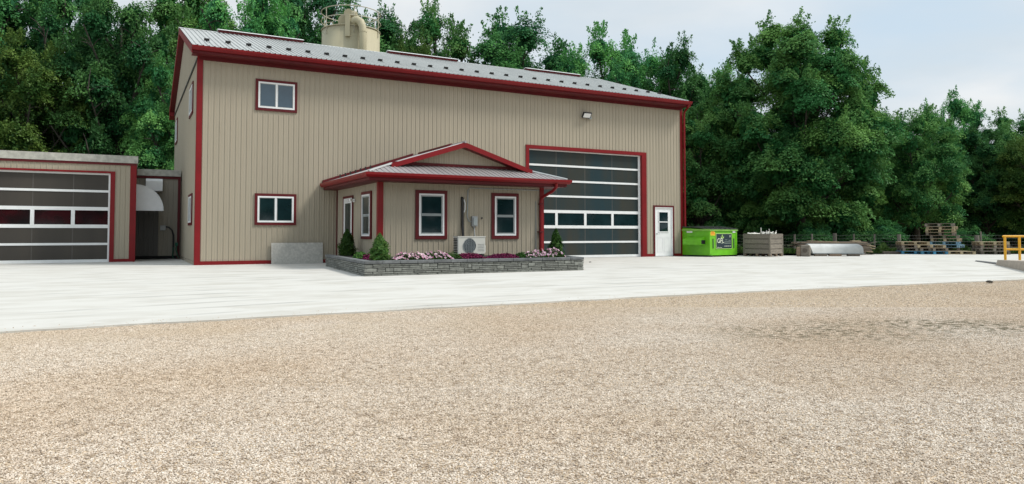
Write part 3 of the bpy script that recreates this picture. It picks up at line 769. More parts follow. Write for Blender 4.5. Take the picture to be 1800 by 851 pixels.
# downspout with offset at the right front corner
b = MB(); xd = AX1 - .16
def flat_tube(pts, w, d):
    m_ = MB()
    m_.tube(pts, .05, 8); return m_
flat_tube([(9.66, -5.16, 2.47), (9.66, -5.14, 2.36), (9.62, -5.02, 2.26), (9.46, -4.66, 2.08), (9.44, -4.61, 1.95), (9.44, -4.61, .5), (9.46, -4.66, .42)], .09, .07).build("downspout", M_red, ann)
b = MB(); b.box((9.39, AV - .16, 1.86), (9.49, AV - .005, 1.89)); b.box((9.36, AV - .165, 1.0), (9.52, AV - .005, 1.03)); b.build("downspout_strap", M_redd, ann)
b = MB(); b.tube([(9.30, AV - .03, 1.95), (9.30, AV - .03, .40)], .012, 6); b.build("ground_wire", M_whited, ann)
# line-set cover, conduit and disconnect box
b = MB(); b.tube([(6.80, AV - .02, 2.02), (6.80, AV - .06, 1.99), (6.80, AV - .06, 1.2), (6.815, AV - .08, .86), (6.83, AV - .2, .82)], [.03, .042, .042, .042, .035], 8); b.build("line_set", M_black, ann)
b = MB(); b.tube([(6.84, AV - .07, 1.96), (6.868, AV - .09, 1.85), (6.868, AV - .09, 1.66), (6.845, AV - .08, 1.58)], .014, 6); b.build("line_set_tape", M_white, ann)
b = MB(); b.tube([(AX1 - .15, AV - .03, 2.30), (7.06, AV - .03, 2.30), (6.99, AV - .03, 2.24), (6.97, AV - .03, 1.45), (7.02, AV - .03, 1.33), (7.12, AV - .03, 1.30)], .016, 6); b.build("conduit", M_whited, ann)
bx = MB().box((7.10, AV - .11, 1.17), (7.27, AV - .016, 1.47)).build("disconnect_box", M_steel, ann)
MB().box((7.13, AV - .135, 1.20), (7.25, AV - .111, 1.43)).build("box_cover", M_whited, bx)
b = MB(); b.tube([(7.18, AV - .06, 1.17), (7.17, AV - .10, 1.02), (7.13, AV - .22, .86)], .016, 6); b.build("whip", M_steel, ann)
MB().box((7.43, AV - .04, 1.40), (7.47, AV - .014, 1.44)).build("sensor", M_black, ann)

# air conditioner
ac = thing("air_conditioner", (6.81, -5.03, .30), "ivory outdoor air conditioning unit with round fan grille on the planter", "air conditioner")
MB().cbox((6.38, -5.20, .37), (7.24, -4.88, .87), .015).build("casing", M_ac, ac)
MB().box((6.372, -5.21, .855), (7.248, -4.872, .885)).build("lid", M_ac, ac)
def ring(cx, cz, y, r0, r1, d, n=28):
    b = MB()
    for i in range(n):
        t0, t1 = 2 * math.pi * i / n, 2 * math.pi * (i + 1) / n
        b.prism([(cx + r * math.cos(t), y, cz + r * math.sin(t)) for r, t in ((r0, t0), (r1, t0), (r1, t1), (r0, t1))][::-1], (0, -d, 0))
    return b
cxa, cza = 6.74, .615
b = MB(); b.prism([(cxa + .195 * math.cos(i * .2244), -5.202, cza + .215 * math.sin(i * .2244)) for i in range(28)][::-1], (0, -.004, 0)); b.build("fan_recess", mat("fan_shadow_grey", (.06, .075, .085), .6), ac)
gr = ring(cxa, cza, -5.206, .19, .20, .012)
for r in (.05, .10, .15):
    R_ = ring(cxa, cza, -5.206, r - .004, r + .004, .010, 20); gr.v, k_ = gr.v + R_.v, len(gr.v); gr.f += [tuple(i + k_ for i in f) for f in R_.f]
for i in range(-3, 4):
    x_ = cxa + i * .052; h_ = math.sqrt(max(0, .19 ** 2 - (i * .052) ** 2)); gr.box((x_ - .004, -5.220, cza - h_), (x_ + .004, -5.208, cza + h_))
gr.build("fan_grille", M_whited, ac)
b = MB()
for i in range(5): b.box((7.00, -5.206, .47 + i * .045), (7.20, -5.202, .475 + i * .045))
b.build("service_panel", M_acgr, ac)
b = MB()
for i in range(9): b.box((6.366, -5.16, .42 + i * .047), (6.378, -4.92, .445 + i * .047))
b.build("coil_guard", M_dark, ac)
MB().box((7.24, -5.10, .42), (7.30, -4.95, .62)).build("valve_cover", M_ac, ac)
for x_ in (6.50, 7.08): MB().box((x_, -5.24, .29), (x_ + .10, -4.84, .366)).build("foot", M_black, ac)

# ------------------------------------------------------------------ stone planter
PL = [(2.86, -8.0), (8.74, -8.0), (9.70, -4.70), (9.70, -4.40), (4.20, -2.30), (3.34, -2.42)]
HP = .345
plant = thing("stone_planter", (5.8, -6.0, 0), "raised bed with grey stacked stone wall in front of the annex", "planter")
def inset(p, q, d):
    a = Vector((q[0] - p[0], q[1] - p[1], 0)).normalized(); n = Vector((a.y, -a.x, 0)); return a, n
RNG = random.Random(11)
stone_cache = {}
def stone_mesh(w, h, d=.06, name="stone", m=None):
    key = (round(w, 3), round(h, 3), name)
    if key not in stone_cache:
        b = MB(); b.cbox((0, 0, 0), (w, d, h), .007)
        me = bpy.data.meshes.new(name); me.from_pydata(b.v, [], b.f); me.materials.append(m or M_stone); stone_cache[key] = me
    return stone_cache[key]
def stone_face(p, q, cell=.098):
    a, n = inset(p, q, 0); Lg = (Vector((*q, 0)) - Vector((*p, 0))).length
    ang = math.atan2(a.y, a.x); nc = round(Lg / cell); cell = Lg / nc; nr = 6; hr = (HP - .075) / nr
    occ = [[False] * nc for _ in range(nr)]
    for r in range(nr):
        c = 0
        while c < nc:
            if occ[r][c]: c += 1; continue
            w = RNG.choice([2, 3, 3, 4, 5, 4]); w = min(w, nc - c)
            k = 1
            while k < w and not occ[r][c + k]: k += 1
            w = k
            h = 2 if (w <= 3 and r + 1 < nr and RNG.random() < .35 and not any(occ[r + 1][c:c + w])) else 1
            for rr in range(r, r + h):
                for c_ in range(c, c + w): occ[rr][c_] = True
            me = stone_mesh(w * cell - .011, h * hr - .010)
            off = RNG.uniform(-.010, .006)
            P_ = Vector((*p, 0)) + a * (c * cell + .0035) + n * off
            link_mesh("stone", me, plant, P_ + Vector((0, 0, r * hr + .002)) - plant.location, (0, 0, ang))
            c += w
    nc2 = round(Lg / .42); cw = Lg / nc2
    for i in range(nc2):
        P_ = Vector((*p, 0)) + a * (i * cw + .002) + n * .012
        link_mesh("cap_stone", stone_mesh(cw - .005, .068, .20, "cap_stone", M_stoned), plant, P_ + Vector((0, 0, HP - .072)) - plant.location, (0, 0, ang))
# walls run counter-clockwise so the normal points outwards
stone_face(PL[0], PL[1]); stone_face(PL[5], PL[0]); stone_face(PL[1], PL[2], .2)
b = MB(); cen = Vector((6.1, -5.2, 0))
ins = [Vector((x, y, 0)) + (cen - Vector((x, y, 0))).normalized() * .045 for x, y in PL]
b.prism([(v.x, v.y, .0) for v in ins], (0, 0, HP - .085)); b.build("joint_backing", M_mortar, plant)
ins2 = [Vector((x, y, 0)) + (cen - Vector((x, y, 0))).normalized() * .17 for x, y in PL]
b = MB(); b.prism([(v.x, v.y, HP - .084) for v in ins2], (0, 0, .052)); b.build("mulch", M_soil, plant)

# ------------------------------------------------------------------ leaf clouds
def leaf_mesh(name, C, Nrm, size, tint, m, aspect=.62, rng=None):
    """one folded diamond leaf per centre; C,Nrm (n,3), size (n,), tint (n,)"""
    rng = rng or np.random.default_rng(1); n = len(C)
    Nn = Nrm / (np.linalg.norm(Nrm, axis=1, keepdims=True) + 1e-9)
    R_ = rng.normal(size=(n, 3)); U_ = np.cross(Nn, R_); U_ /= np.linalg.norm(U_, axis=1, keepdims=True) + 1e-9
    V_ = np.cross(Nn, U_); s = size[:, None]
    P = np.empty((n, 4, 3))
    P[:, 0] = C - U_ * s * .5; P[:, 1] = C + V_ * s * aspect * .5 - Nn * s * .10 - U_ * s * .05
    P[:, 2] = C + U_ * s * .5; P[:, 3] = C - V_ * s * aspect * .5 - Nn * s * .10 - U_ * s * .05
    me = bpy.data.meshes.new(name)
    me.vertices.add(n * 4); me.vertices.foreach_set('co', P.reshape(-1).astype(np.float32))
    me.loops.add(n * 4); me.loops.foreach_set('vertex_index', np.arange(n * 4, dtype=np.int32))
    me.polygons.add(n); me.polygons.foreach_set('loop_start', np.arange(0, n * 4, 4, dtype=np.int32))
    me.polygons.foreach_set('loop_total', np.full(n, 4, dtype=np.int32))
    me.update(calc_edges=True)
    at = me.attributes.new('tint', 'FLOAT', 'POINT'); at.data.foreach_set('value', np.repeat(tint, 4).astype(np.float32))
    me.materials.append(m)
    return me

def make_tree(seed, H, R, base, nleaf, leaf=.20, nlobe=15, style=0, fill=.22):
    """returns crown mesh (no material bound yet) and trunk MB, rooted at the origin"""
    rng = np.random.default_rng(seed)
    lobes = []
    hz = (H - base) / 2; zc = base + hz
    lr0 = R * 1.45 / math.sqrt(nlobe)
    for i in range(nlobe):
        q = (i + .5) / nlobe; cz = 1 - 1.86 * q; sr = math.sqrt(max(0, 1 - cz * cz)); a = i * 2.399 + rng.uniform(-.35, .35)
        lr = lr0 * rng.uniform(.72, 1.15) * (1 - .18 * max(0, cz))
        k_ = rng.uniform(.88, 1.08)
        sq = sr ** (.8 if style == 0 else 1.0)
        lobes.append((np.array([(R - lr) * sq * math.cos(a) * k_, (R - lr) * sq * math.sin(a) * k_, zc + (hz - lr * .8) * cz * (k_ if cz < .7 else .97)]), lr))
    lobes.append((np.array([0, 0, base + (H - base) * .45]), R * .5)); lobes.append((np.array([0, 0, base + (H - base) * .68]), R * .42))
    Cs, Ns, S, T = [], [], [], []
    tot = sum(l[1] ** 2 for l in lobes)
    for li, (lc, lr) in enumerate(lobes):
        nl = int(nleaf * (1 - fill) * lr * lr / tot)
        nc = max(7, int(19 * (lr / 1.5) ** 2)); per = max(20, nl // nc)
        lt = rng.uniform(.2, .8)
        for _ in range(nc):
            d = rng.normal(size=3); d /= np.linalg.norm(d)
            if d[2] < -.25: d[2] *= -.6; d /= np.linalg.norm(d)
            rad = lr * rng.uniform(.70, 1.12)
            c = lc + d * rad * np.array([1.05, 1.05, .90])
            cs = rng.uniform(.32, .62) * min(1.25, .55 + lr * .3)
            q = rng.normal(size=(per, 3)); q /= np.maximum(1, np.linalg.norm(q, axis=1, keepdims=True) / 2.0)
            q = q * np.array([cs, cs, cs * .30])
            q[:, 2] -= .34 * (q[:, 0] ** 2 + q[:, 1] ** 2) / max(cs, .2)
            Cs.append(c + q)
            Ns.append(np.array([0, 0, 1.0]) + d * .55 + rng.normal(size=(per, 3)) * .42)
            S.append(rng.uniform(.65, 1.3, per) * leaf)
            T.append(np.clip(lt + rng.normal() * .25 + rng.normal(size=per) * .10, 0, 1))
    # loose sprays poking from the top and sides
    for _ in range(nlobe * 5):
        lc, lr = lobes[rng.integers(len(lobes) - 2)]
        out = lc - np.array([0, 0, base + (H - base) * .35]); out = out / (np.linalg.norm(out) + 1e-6)
        d = out + rng.normal(size=3) * .45; d[2] += .35; d /= np.linalg.norm(d)
        c0 = lc + d * lr * .8; ln = rng.uniform(.5, 1.15); per = 70
        tt = rng.uniform(0, 1, per)[:, None]
        Cs.append(c0 + d * tt * ln + rng.normal(size=(per, 3)) * .20 * (1.15 - tt)); Ns.append(rng.normal(size=(per, 3)) + [0, 0, .6])
        S.append(rng.uniform(.7, 1.2, per) * leaf); T.append(np.full(per, rng.uniform(.2, .8)))
    nf = int(nleaf * fill * .6)
    k = rng.integers(0, len(lobes), nf); lc = np.array([l[0] for l in lobes])[k]; lr = np.array([l[1] for l in lobes])[k]
    d = rng.normal(size=(nf, 3)); d /= np.linalg.norm(d, axis=1, keepdims=True)
    Cs.append(lc + d * (lr * rng.uniform(0, .62, nf) ** .6)[:, None]); Ns.append(rng.normal(size=(nf, 3)))
    S.append(rng.uniform(1.4, 2.5, nf) * leaf); T.append(np.full(nf, .05))  # inner leaves all take a dark tint: crown shade put into colour
    C = np.concatenate(Cs); Nn = np.concatenate(Ns); S = np.concatenate(S); T = np.concatenate(T)
    C[:, 2] = np.maximum(C[:, 2], .15)
    # trunk and limbs
    tb = MB(); r0 = .022 * H; pts = []; bend = rng.normal(size=2) * .02
    for i in range(7):
        t = i / 6; pts.append((bend[0] * H * t * t, bend[1] * H * t * t, H * .88 * t))
    tb.tube(pts, [r0 * (1.25 if i == 0 else 1 - .85 * i / 6) for i in range(7)], 8)
    for (c, lr) in lobes[:-1]:
        z0 = max(H * .16, c[2] - (math.hypot(c[0], c[1]) * .9 + .8)) if H > 5 else .1; t = z0 / (H * .88)
        p0 = Vector((bend[0] * H * t * t, bend[1] * H * t * t, z0)); p1 = Vector(c)
        mid = p0.lerp(p1, .5) + Vector((0, 0, -.25))
        tb.tube([p0, mid, p1], [r0 * .38, r0 * .24, r0 * .10], 6, cap=False)
        for _ in range(4):
            d = Vector(rng.normal(size=3)).normalized() * lr * .9; d.z = abs(d.z)
            s_ = mid.lerp(p1, rng.uniform(.2, 1)); tb.tube([s_, s_ + d * .5 + Vector((0, 0, .1)), s_ + d], [r0 * .12, r0 * .08, r0 * .03], 4, cap=False)
    return (C, Nn, S, T, rng), tb
def tree_meshes(spec, mats):
    (C, Nn, S, T, rng), tb = make_tree(**spec)
    first = leaf_mesh("crown", C, Nn, S, T, mats[0], rng=rng)
    crowns = {mats[0].name: first}
    for m in mats[1:]:
        c = first.copy(); c.materials.clear(); c.materials.append(m); crowns[m.name] = c
    tm = bpy.data.meshes.new("trunk"); tm.from_pydata(tb.v, [], tb.f); tm.materials.append(M_bark)
    tm.polygons.foreach_set('use_smooth', [True] * len(tm.polygons))
    return crowns, tm, spec['H'], spec['R']
MM = [M_leaf, M_leafd, M_leafy]
BIG = tree_meshes(dict(seed=5, H=13.6, R=5.9, base=-.6, nleaf=320000, leaf=.162, nlobe=44), [M_leaf])
VAR = [tree_meshes(dict(seed=21, H=12, R=4.4, base=.1, nleaf=95000, leaf=.162, nlobe=27), MM),
       tree_meshes(dict(seed=22, H=12, R=4.0, base=.1, nleaf=95000, leaf=.162, nlobe=24, style=1), MM),
       tree_meshes(dict(seed=23, H=12, R=4.8, base=.5, nleaf=95000, leaf=.162, nlobe=29), MM),
       tree_meshes(dict(seed=24, H=12, R=3.6, base=1.2, nleaf=72000, leaf=.155, nlobe=20, style=1, fill=.12), MM)]
BUSH = tree_meshes(dict(seed=31, H=3.2, R=2.1, base=.05, nleaf=26000, leaf=.15, nlobe=9, fill=.3), MM)
random.seed(21)
def put_tree(name, src, px, Z, top, half, m, label, cat="tree", rot=None, group=None):
    crowns, tm, H, R = src
    x, y = ground_at(px, Z); h = height_at(top, Z - .3 * (half / FPX * Z)); r = half / FPX * Z
    t = thing(name, (x, y, 0), label, cat, group)
    t.rotation_euler = (0, 0, random.uniform(0, 6.28) if rot is None else rot)
    s = (r / R * 1.0, r / R * 1.0, h / H)
    link_mesh("crown", crowns[m.name], t, scale=s)
    link_mesh("trunk", tm, t, scale=(h / H * .9, h / H * .9, h / H))
    return t
TR = [  # px, Z, top row, half width px, variant, leaf, label
 (-70, 47, -80, 130, 0, 1, "dark tree rising past the top of the photo at its left border"),
 (30, 43, 62, 118, 2, 2, "yellow-green tree behind the low garage at the left border"),
 (95, 50, -70, 120, 2, 1, "tall dark green tree above the middle of the low garage"),
 (205, 46, -25, 105, 0, 1, "dark tree over the right end of the low garage roof"),
 (300, 44, 92, 75, 1, 0, "smaller tree in the gap between the low garage and the tall workshop"),
 (325, 54, -60, 105, 1, 0, "tall green tree rising behind the workshop roof's left end"),
 (430, 51, -45, 105, 0, 0, "broad green tree behind the roof between its left end and the silo"),
 (535, 58, -60, 110, 2, 1, "dark tree directly left of the cream silo"),
 (640, 53, -8, 95, 3, 1, "dark loose-crowned tree rising behind the cream silo"),
 (765, 53, -4, 84, 3, 0, "tree with pointed tips right of the cream silo"),
 (728, 47, 58, 68, 1, 2, "lighter yellow-green tree low behind the middle ridge vent"),
 (905, 53, 12, 108, 3, 1, "thin dark tree standing alone against the sky above the middle of the roof"),
 (1062, 52, 50, 104, 2, 0, "rounded green tree above the right half of the roof"),
 (1140, 54, 76, 86, 1, 0, "green tree between the rounded tree and the pointed one above the roof"),
 (1188, 51, 68, 74, 3, 1, "pointed dark tree just left of the roof's right end"),
 (985, 57, 92, 70, 1, 1, "low tree filling the dip between the lone dark tree and the rounded green one"),
 (690, 56, 22, 62, 0, 1, "dark tree in the gap just right of the cream silo"),
 (1268, 52, 104, 84, 0, 0, "dark green tree behind the left shoulder of the largest tree"),
 (1232, 44, 160, 76, 1, 0, "mid green tree right beside the workshop corner behind the dumpster"),
 (1545, 50, 188, 60, 1, 1, "dark tree tucked behind the right side of the largest tree"),
 (1612, 45, 188, 80, 2, 0, "broad green tree right of the largest tree, behind the pallets"),
 (1675, 51, 165, 65, 0, 0, "tallest tree right of the largest one, over the tall pallet stack"),
 (1735, 48, 215, 60, 1, 1, "dark tree behind the yellow railing's left post"),
 (1785, 52, 192, 62, 3, 0, "loose-topped tree near the photo's right border"),
 (1840, 45, 228, 80, 2, 2, "lighter green tree cut by the photo's right border"),
]
for px, Z, top, half, v, mi, lab in TR: put_tree("maple_tree", VAR[v], px, Z, top, half, MM[mi], lab, group="trees round the yard")
put_tree("large_maple_tree", BIG, 1408, 43, 14, 146, M_leaf, "largest maple with a full rounded crown, right of the workshop", rot=.6, group="trees round the yard")
# lower trees filling the edge of the wood (seen only as dark foliage between the others)
k = 0
for px in list(range(-60, 345, 66)) + list(range(1215, 1900, 60)):
    Z = 56 + (k * 37 % 9); top = 235 + (k * 53 % 45) if px > 1000 else 120 + (k * 53 % 60)
    side = "low dark tree deep in the wood behind the low garage" if px < 1000 else "low dark tree deep in the wood behind the fence"
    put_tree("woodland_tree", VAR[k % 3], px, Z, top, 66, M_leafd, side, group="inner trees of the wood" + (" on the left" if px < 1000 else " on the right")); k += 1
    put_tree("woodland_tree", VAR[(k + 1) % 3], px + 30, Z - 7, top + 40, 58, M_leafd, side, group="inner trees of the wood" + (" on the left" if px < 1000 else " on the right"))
for px, top, lab in ((1238, 398, "behind the green dumpster"), (1425, 396, "left of the thick fence post over the metal shell"), (1502, 396, "behind the lumber pile"), (1548, 392, "between the lumber pile and the pallets"), (1696, 404, "right of the tall pallet stack")):
    put_tree("bush", BUSH, px, 39.8, top, 34, M_leafd, "dark leafy bush under the trees " + lab, "bush", group="bushes along the fence")
# the yard is ringed by the same wood: trees behind the camera, which the windows mirror
for i in range(22):
    a_ = math.radians(-168 + i * 9.6); d_ = 44 + (i * 17 % 9)
    x, y = CAM[0] + 4 + d_ * math.cos(a_), CAM[1] - 4 + d_ * math.sin(a_)
    if x > 38 and y > -16: continue
    cr_, tm_, H_, R_ = VAR[i % 3]; h_ = 10 + (i * 7 % 4)
    t = thing("yard_tree", (x, y, 0), "tree on the near side of the yard, mirrored dark in the windows", "tree", "trees on the near side of the yard")
    t.rotation_euler = (0, 0, i * 1.7); link_mesh("crown", cr_["dark_leaf"], t, scale=(1.15, 1.15, h_ / H_)); link_mesh("trunk", tm_, t, scale=(1, 1, h_ / H_))
# far wood as one mass
rng = np.random.default_rng(9); nn = 60000
px_ = rng.uniform(-150, 1950, nn); Z_ = rng.uniform(66, 80, nn)
zz = rng.uniform(0, 1, nn) ** .8 * (5.2 + 1.6 * np.sin(px_ / 37.) + 1.1 * np.sin(px_ / 17. + 1)); xx = (px_ - 900) / FPX * Z_
C = np.stack([CAM[0] + _f2[0] * Z_ + _r2[0] * xx, CAM[1] + _f2[1] * Z_ + _r2[1] * xx, zz], 1)
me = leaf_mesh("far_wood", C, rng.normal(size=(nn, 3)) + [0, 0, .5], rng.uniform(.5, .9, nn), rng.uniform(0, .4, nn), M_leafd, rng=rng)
o = bpy.data.objects.new("far_wood", me); COL.objects.link(o); tag(o, "dark mass of woodland far behind the fence and the buildings", "woodland", kind='stuff')

# weeds along the fence
nn = 26000; px_ = rng.uniform(1195, 1860, nn); Z_ = rng.uniform(34.6, 38.5, nn); xx = (px_ - 900) / FPX * Z_
hmax = .22 + .30 * (np.sin(px_ / 21.) * np.sin(px_ / 9. + 2)) ** 2
C = np.stack([CAM[0] + _f2[0] * Z_ + _r2[0] * xx, CAM[1] + _f2[1] * Z_ + _r2[1] * xx, rng.uniform(0, 1, nn) * hmax - .03], 1)
me = leaf_mesh("weeds", C, rng.normal(size=(nn, 3)) * [1, 1, .3], rng.uniform(.08, .2, nn), rng.uniform(0, 1, nn), M_weed, aspect=.3, rng=rng)
o = bpy.data.objects.new("weeds", me); COL.objects.link(o); tag(o, "low green weeds and grass along the wire fence", "weeds", kind='stuff')

# ------------------------------------------------------------------ low garage and link on the left
GX = -1.60; GVF = 4.1
gar = thing("garage_building", (-5.0, 8.0, 0), "low tan garage with grey concrete parapet and glazed overhead door", "building")
GF = Plane((0, GVF, 0), (1, 0, 0), (0, -1, 0))
def gw(x0, x1, z0, z1): ribsheet("siding_sheet", M_tan, gar, (0, GVF, 0), (1, 0, 0), (0, 0, 1), (0, -1, 0), x0, x1, z0, z1)
gw(-9.5, -2.35, 3.02, 3.32); gw(-2.35, GX - .02, 0.08, 3.30)
MB().box((-9.6, GVF - .06, 3.37), (GX + .06, 13, 3.62)).build("parapet_cap", M_cap, gar)
MB().box((-9.6, GVF - .04, 3.29), (GX + .02, GVF - .001, 3.369)).build("fascia", M_redd, gar)
b = MB(); b.box((GX - .17, GVF - .045, 0), (GX + .02, GVF, 3.289)); b.box((GX, GVF + .001, 0), (GX + .022, GVF + .14, 3.36)); b.build("corner_trim", M_red, gar)
MB().box((-2.22, GVF - .035, 0), (GX - .17, GVF, .10)).build("base_trim", M_red, gar)
b = MB(); b.box((-9.5, GVF - .042, 3.0), (-2.22, GVF, 3.065)); b.box((-2.35, GVF - .041, 0), (-2.22, GVF, 3.0)); b.box((-2.36, GVF, 0), (-2.345, GVF + .15, 3.0)); b.build("door_surround", M_red, gar)
MB().box((GX - .02, GVF + .02, 0), (GX, 13, 3.37)).build("side_wall", M_tan, gar)
overhead(GF, gar, -8.0, [-6.85, -5.70, -4.56, -3.43, -2.36], 5, .592, 2, M_poly, mat("red_reflection_glass", (.045, .006, .009), .07, var=.3, scale=1.1, col2=(.006, .006, .007)), -.10, z0=.02)  # maroon in the panes stands for red reflections, put into the colour
# quarter-round awning over the side door
aw = []
for i in range(13):
    t = math.pi / 2 * i / 12; aw.append((GX + .9 * math.sin(t), 1.80 + .90 * math.cos(t)))
b = MB(); P_ = [(GX, 1.80)] + aw
b.prism([(x, 4.75, z) for x, z in P_], (0, .02, 0)); b.prism([(x, 6.0, z) for x, z in P_], (0, .02, 0))
for i in range(12):
    (xa, za_), (xb, zb_) = aw[i], aw[i + 1]
    b.add([(xa, 4.73, za_), (xb, 4.73, zb_), (xb, 6.04, zb_), (xa, 6.04, za_), (xa * .98 - .02 * 1.6, 4.73, za_ - .02), (xb - .012, 4.73, zb_ - .02), (xb - .012, 6.04, zb_ - .02), (xa * .98 - .02 * 1.6, 6.04, za_ - .02)],
          [(0, 1, 2, 3), (7, 6, 5, 4), (0, 4, 5, 1), (3, 2, 6, 7)])
b.box((GX, 4.72, 1.775), (GX + .91, 4.745, 1.80))
b.build("awning", mat("white_awning_sheet", (.66, .67, .68), .45, var=.05), gar)
MB().box((GX, 4.95, 0), (GX + .02, 5.85, 2.0)).build("side_door", M_black, gar)
# link
CV = 6.5
lk = thing("link_building", (-.8, 8.0, 0), "narrow recessed tan link between the low garage and the workshop", "building")
M_tand = mat("shade_darkened_siding", (0.27, 0.24, 0.19), 0.5, var=0.06, scale=.9, stretch=(1.5, 1.5, .25))  # tan siding darkened: shade of the recess is put into its colour
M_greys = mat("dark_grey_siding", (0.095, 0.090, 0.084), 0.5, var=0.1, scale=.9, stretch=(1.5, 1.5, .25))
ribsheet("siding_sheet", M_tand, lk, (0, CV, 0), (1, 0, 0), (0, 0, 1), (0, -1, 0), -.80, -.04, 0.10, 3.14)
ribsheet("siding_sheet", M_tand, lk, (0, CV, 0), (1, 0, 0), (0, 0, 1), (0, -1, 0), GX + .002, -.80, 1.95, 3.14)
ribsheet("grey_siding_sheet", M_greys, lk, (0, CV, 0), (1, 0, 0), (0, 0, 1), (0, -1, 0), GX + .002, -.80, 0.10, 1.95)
MB().box((GX + .064, CV - .10, 3.14), (-.055, 12, 3.38)).build("parapet_cap", M_cap, lk)
MB().box((GX + .023, CV - .05, 3.04), (-.055, CV - .001, 3.139)).build("fascia", M_redd, lk)
MB().box((-.15, CV - .045, 0), (-.06, CV - .001, 3.04)).build("corner_trim", M_redd, lk)
MB().box((GX + .023, CV - .04, 0), (-.15, CV - .001, .12)).build("base_trim", M_dark, lk)
b = MB(); b.prism([(-1.25, CV - .02, 3.03), (-1.25, CV - .30, 3.01), (-1.25, CV - .36, 2.92), (-1.25, CV - .36, 2.56), (-1.25, CV - .02, 2.54)], (.56, 0, 0)); b.build("vent_hood", M_white, lk)
bx = MB().cbox((-.74, CV - .14, 1.08), (-.55, CV - .02, 1.27), .01).build("junction_box", M_steel, lk)
b = MB(); b.tube([(-.55, CV - .08, 1.22), (-.44, CV - .09, 1.20), (-.33, CV - .10, 1.08), (-.28, CV - .10, .9), (-.28, CV - .10, .3), (-.30, CV - .10, .12)], .028, 8); b.build("cable", M_black, lk)
M_hose = mat("green_hose", (0.02, 0.12, 0.07), 0.5)
b = MB(); b.tube([(-.17, CV - .15, .55), (-.19, CV - .16, .35), (-.12, CV - .18, .12), (-.10, CV - .2, .03)], .022, 6); b.tube([(-.27, CV - .14, .45), (-.30, CV - .16, .2), (-.28, CV - .18, .03)], .018, 6)
b.box((-.22, CV - .14, .50), (-.12, CV - .05, .62)); b.build("hose", M_hose, lk)

# ------------------------------------------------------------------ silo behind the roof
silo = thing("silo", (8.64, 14.2, 0), "cream round silo with top railing and curved pipe, rising behind the roof", "silo")
SXc, SYc, SR, SZ = 8.64, 14.2, 1.53, 11.85
b = MB(); b.tube([(SXc, SYc, 0), (SXc, SYc, 8), (SXc, SYc, SZ)], SR, 48); o = b.build("tank", M_silo, silo, smooth=False)
for p in o.data.polygons: p.use_smooth = len(p.vertices) == 4
b = MB(); b.tube([(SXc + (SR + .02) * math.cos(t), SYc + (SR + .02) * math.sin(t), SZ - .02) for t in np.linspace(0, 2 * math.pi, 49)], .03, 6); b.build("rim", M_silo, silo)
for zz_ in (SZ + .98, SZ + .48):
    b = MB(); b.tube([(SXc + (SR + .04) * math.cos(t), SYc + (SR + .04) * math.sin(t), zz_) for t in np.linspace(0, 2 * math.pi, 41)], .024, 6); b.build("guard_rail", M_silod, silo)
for i in range(6):
    t = 2 * math.pi * i / 6 + .35
    b = MB(); b.tube([(SXc + (SR + .03) * math.cos(t), SYc + (SR + .03) * math.sin(t), SZ - .4), (SXc + (SR + .03) * math.cos(t), SYc + (SR + .03) * math.sin(t), SZ + .98)], .022, 6); b.build("rail_post", M_silod, silo)
r2 = Vector((_r2[0], _r2[1], 0)); f2 = Vector((_f2[0], _f2[1], 0)); c0 = Vector((SXc, SYc, 0))
def sp(r, f, z): return c0 + r2 * r + f2 * f + Vector((0, 0, z))
# filter housing: half drum, motor drum, drop box and curved discharge pipe
b = MB(); pts = [sp(-.42, -.9, SZ)] + [sp(-.42, -.9, SZ)]
arc = [(-.42, 0)] + [(-.42 + .0 + .40 * (1 - math.cos(t)), .34 + .30 * math.sin(t)) for t in np.linspace(0, math.pi / 2, 7)] + [(0.0, .64), (0.0, 0)]
b.prism([sp(r, -1.15, SZ + z) for r, z in arc], f2 * .9); b.build("filter_housing", M_silo, silo)
b = MB(); b.tube([sp(.16, -1.35, SZ + .62), sp(.16, -.4, SZ + .62)], .24, 18); b.tube([sp(.30, -1.15, SZ + .55), sp(.52, -1.15, SZ + .50)], .26, 16); b.build("blower_drum", M_silo, silo)
b = MB(); b.prism([sp(.05, -1.62, SZ - .65), sp(.30, -1.62, SZ - .65), sp(.30, -1.62, SZ + .52), sp(.05, -1.62, SZ + .52)], f2 * .35); b.build("drop_box", M_silo, silo)
b = MB(); b.tube([sp(.30, -1.42, SZ + .12), sp(.48, -1.45, SZ + .20), sp(.66, -1.50, SZ + .22), sp(.84, -1.53, SZ + .10), sp(.94, -1.55, SZ - .14), sp(.97, -1.56, SZ - .5), sp(.97, -1.56, SZ - 4)], [.16, .19, .205, .205, .20, .19, .19], 20); b.build("discharge_pipe", M_silo, silo, smooth=True)
for z_ in (SZ - .42,):
    b = MB(); b.tube([sp(.97, -1.56, z_ - .03), sp(.97, -1.56, z_ + .03)], .205, 20); b.build("pipe_band", M_silo, silo)
b = MB(); b.tube([sp(.42, -.9, SZ + .7), sp(.42, -.9, SZ + .98)], [.10, .06], 8); b.box(sp(.36, -.9, SZ + .7), sp(.36, -.9, SZ + .7) + Vector((.12, .12, .2))); b.build("breather", M_white, silo)
b = MB(); b.tube([sp(-1.2, -.75, SZ), sp(-1.2, -.75, SZ + .28), sp(-.75, -.95, SZ + .28), sp(-.75, -.95, SZ)], .02, 6); b.build("hatch_rail", M_silod, silo)

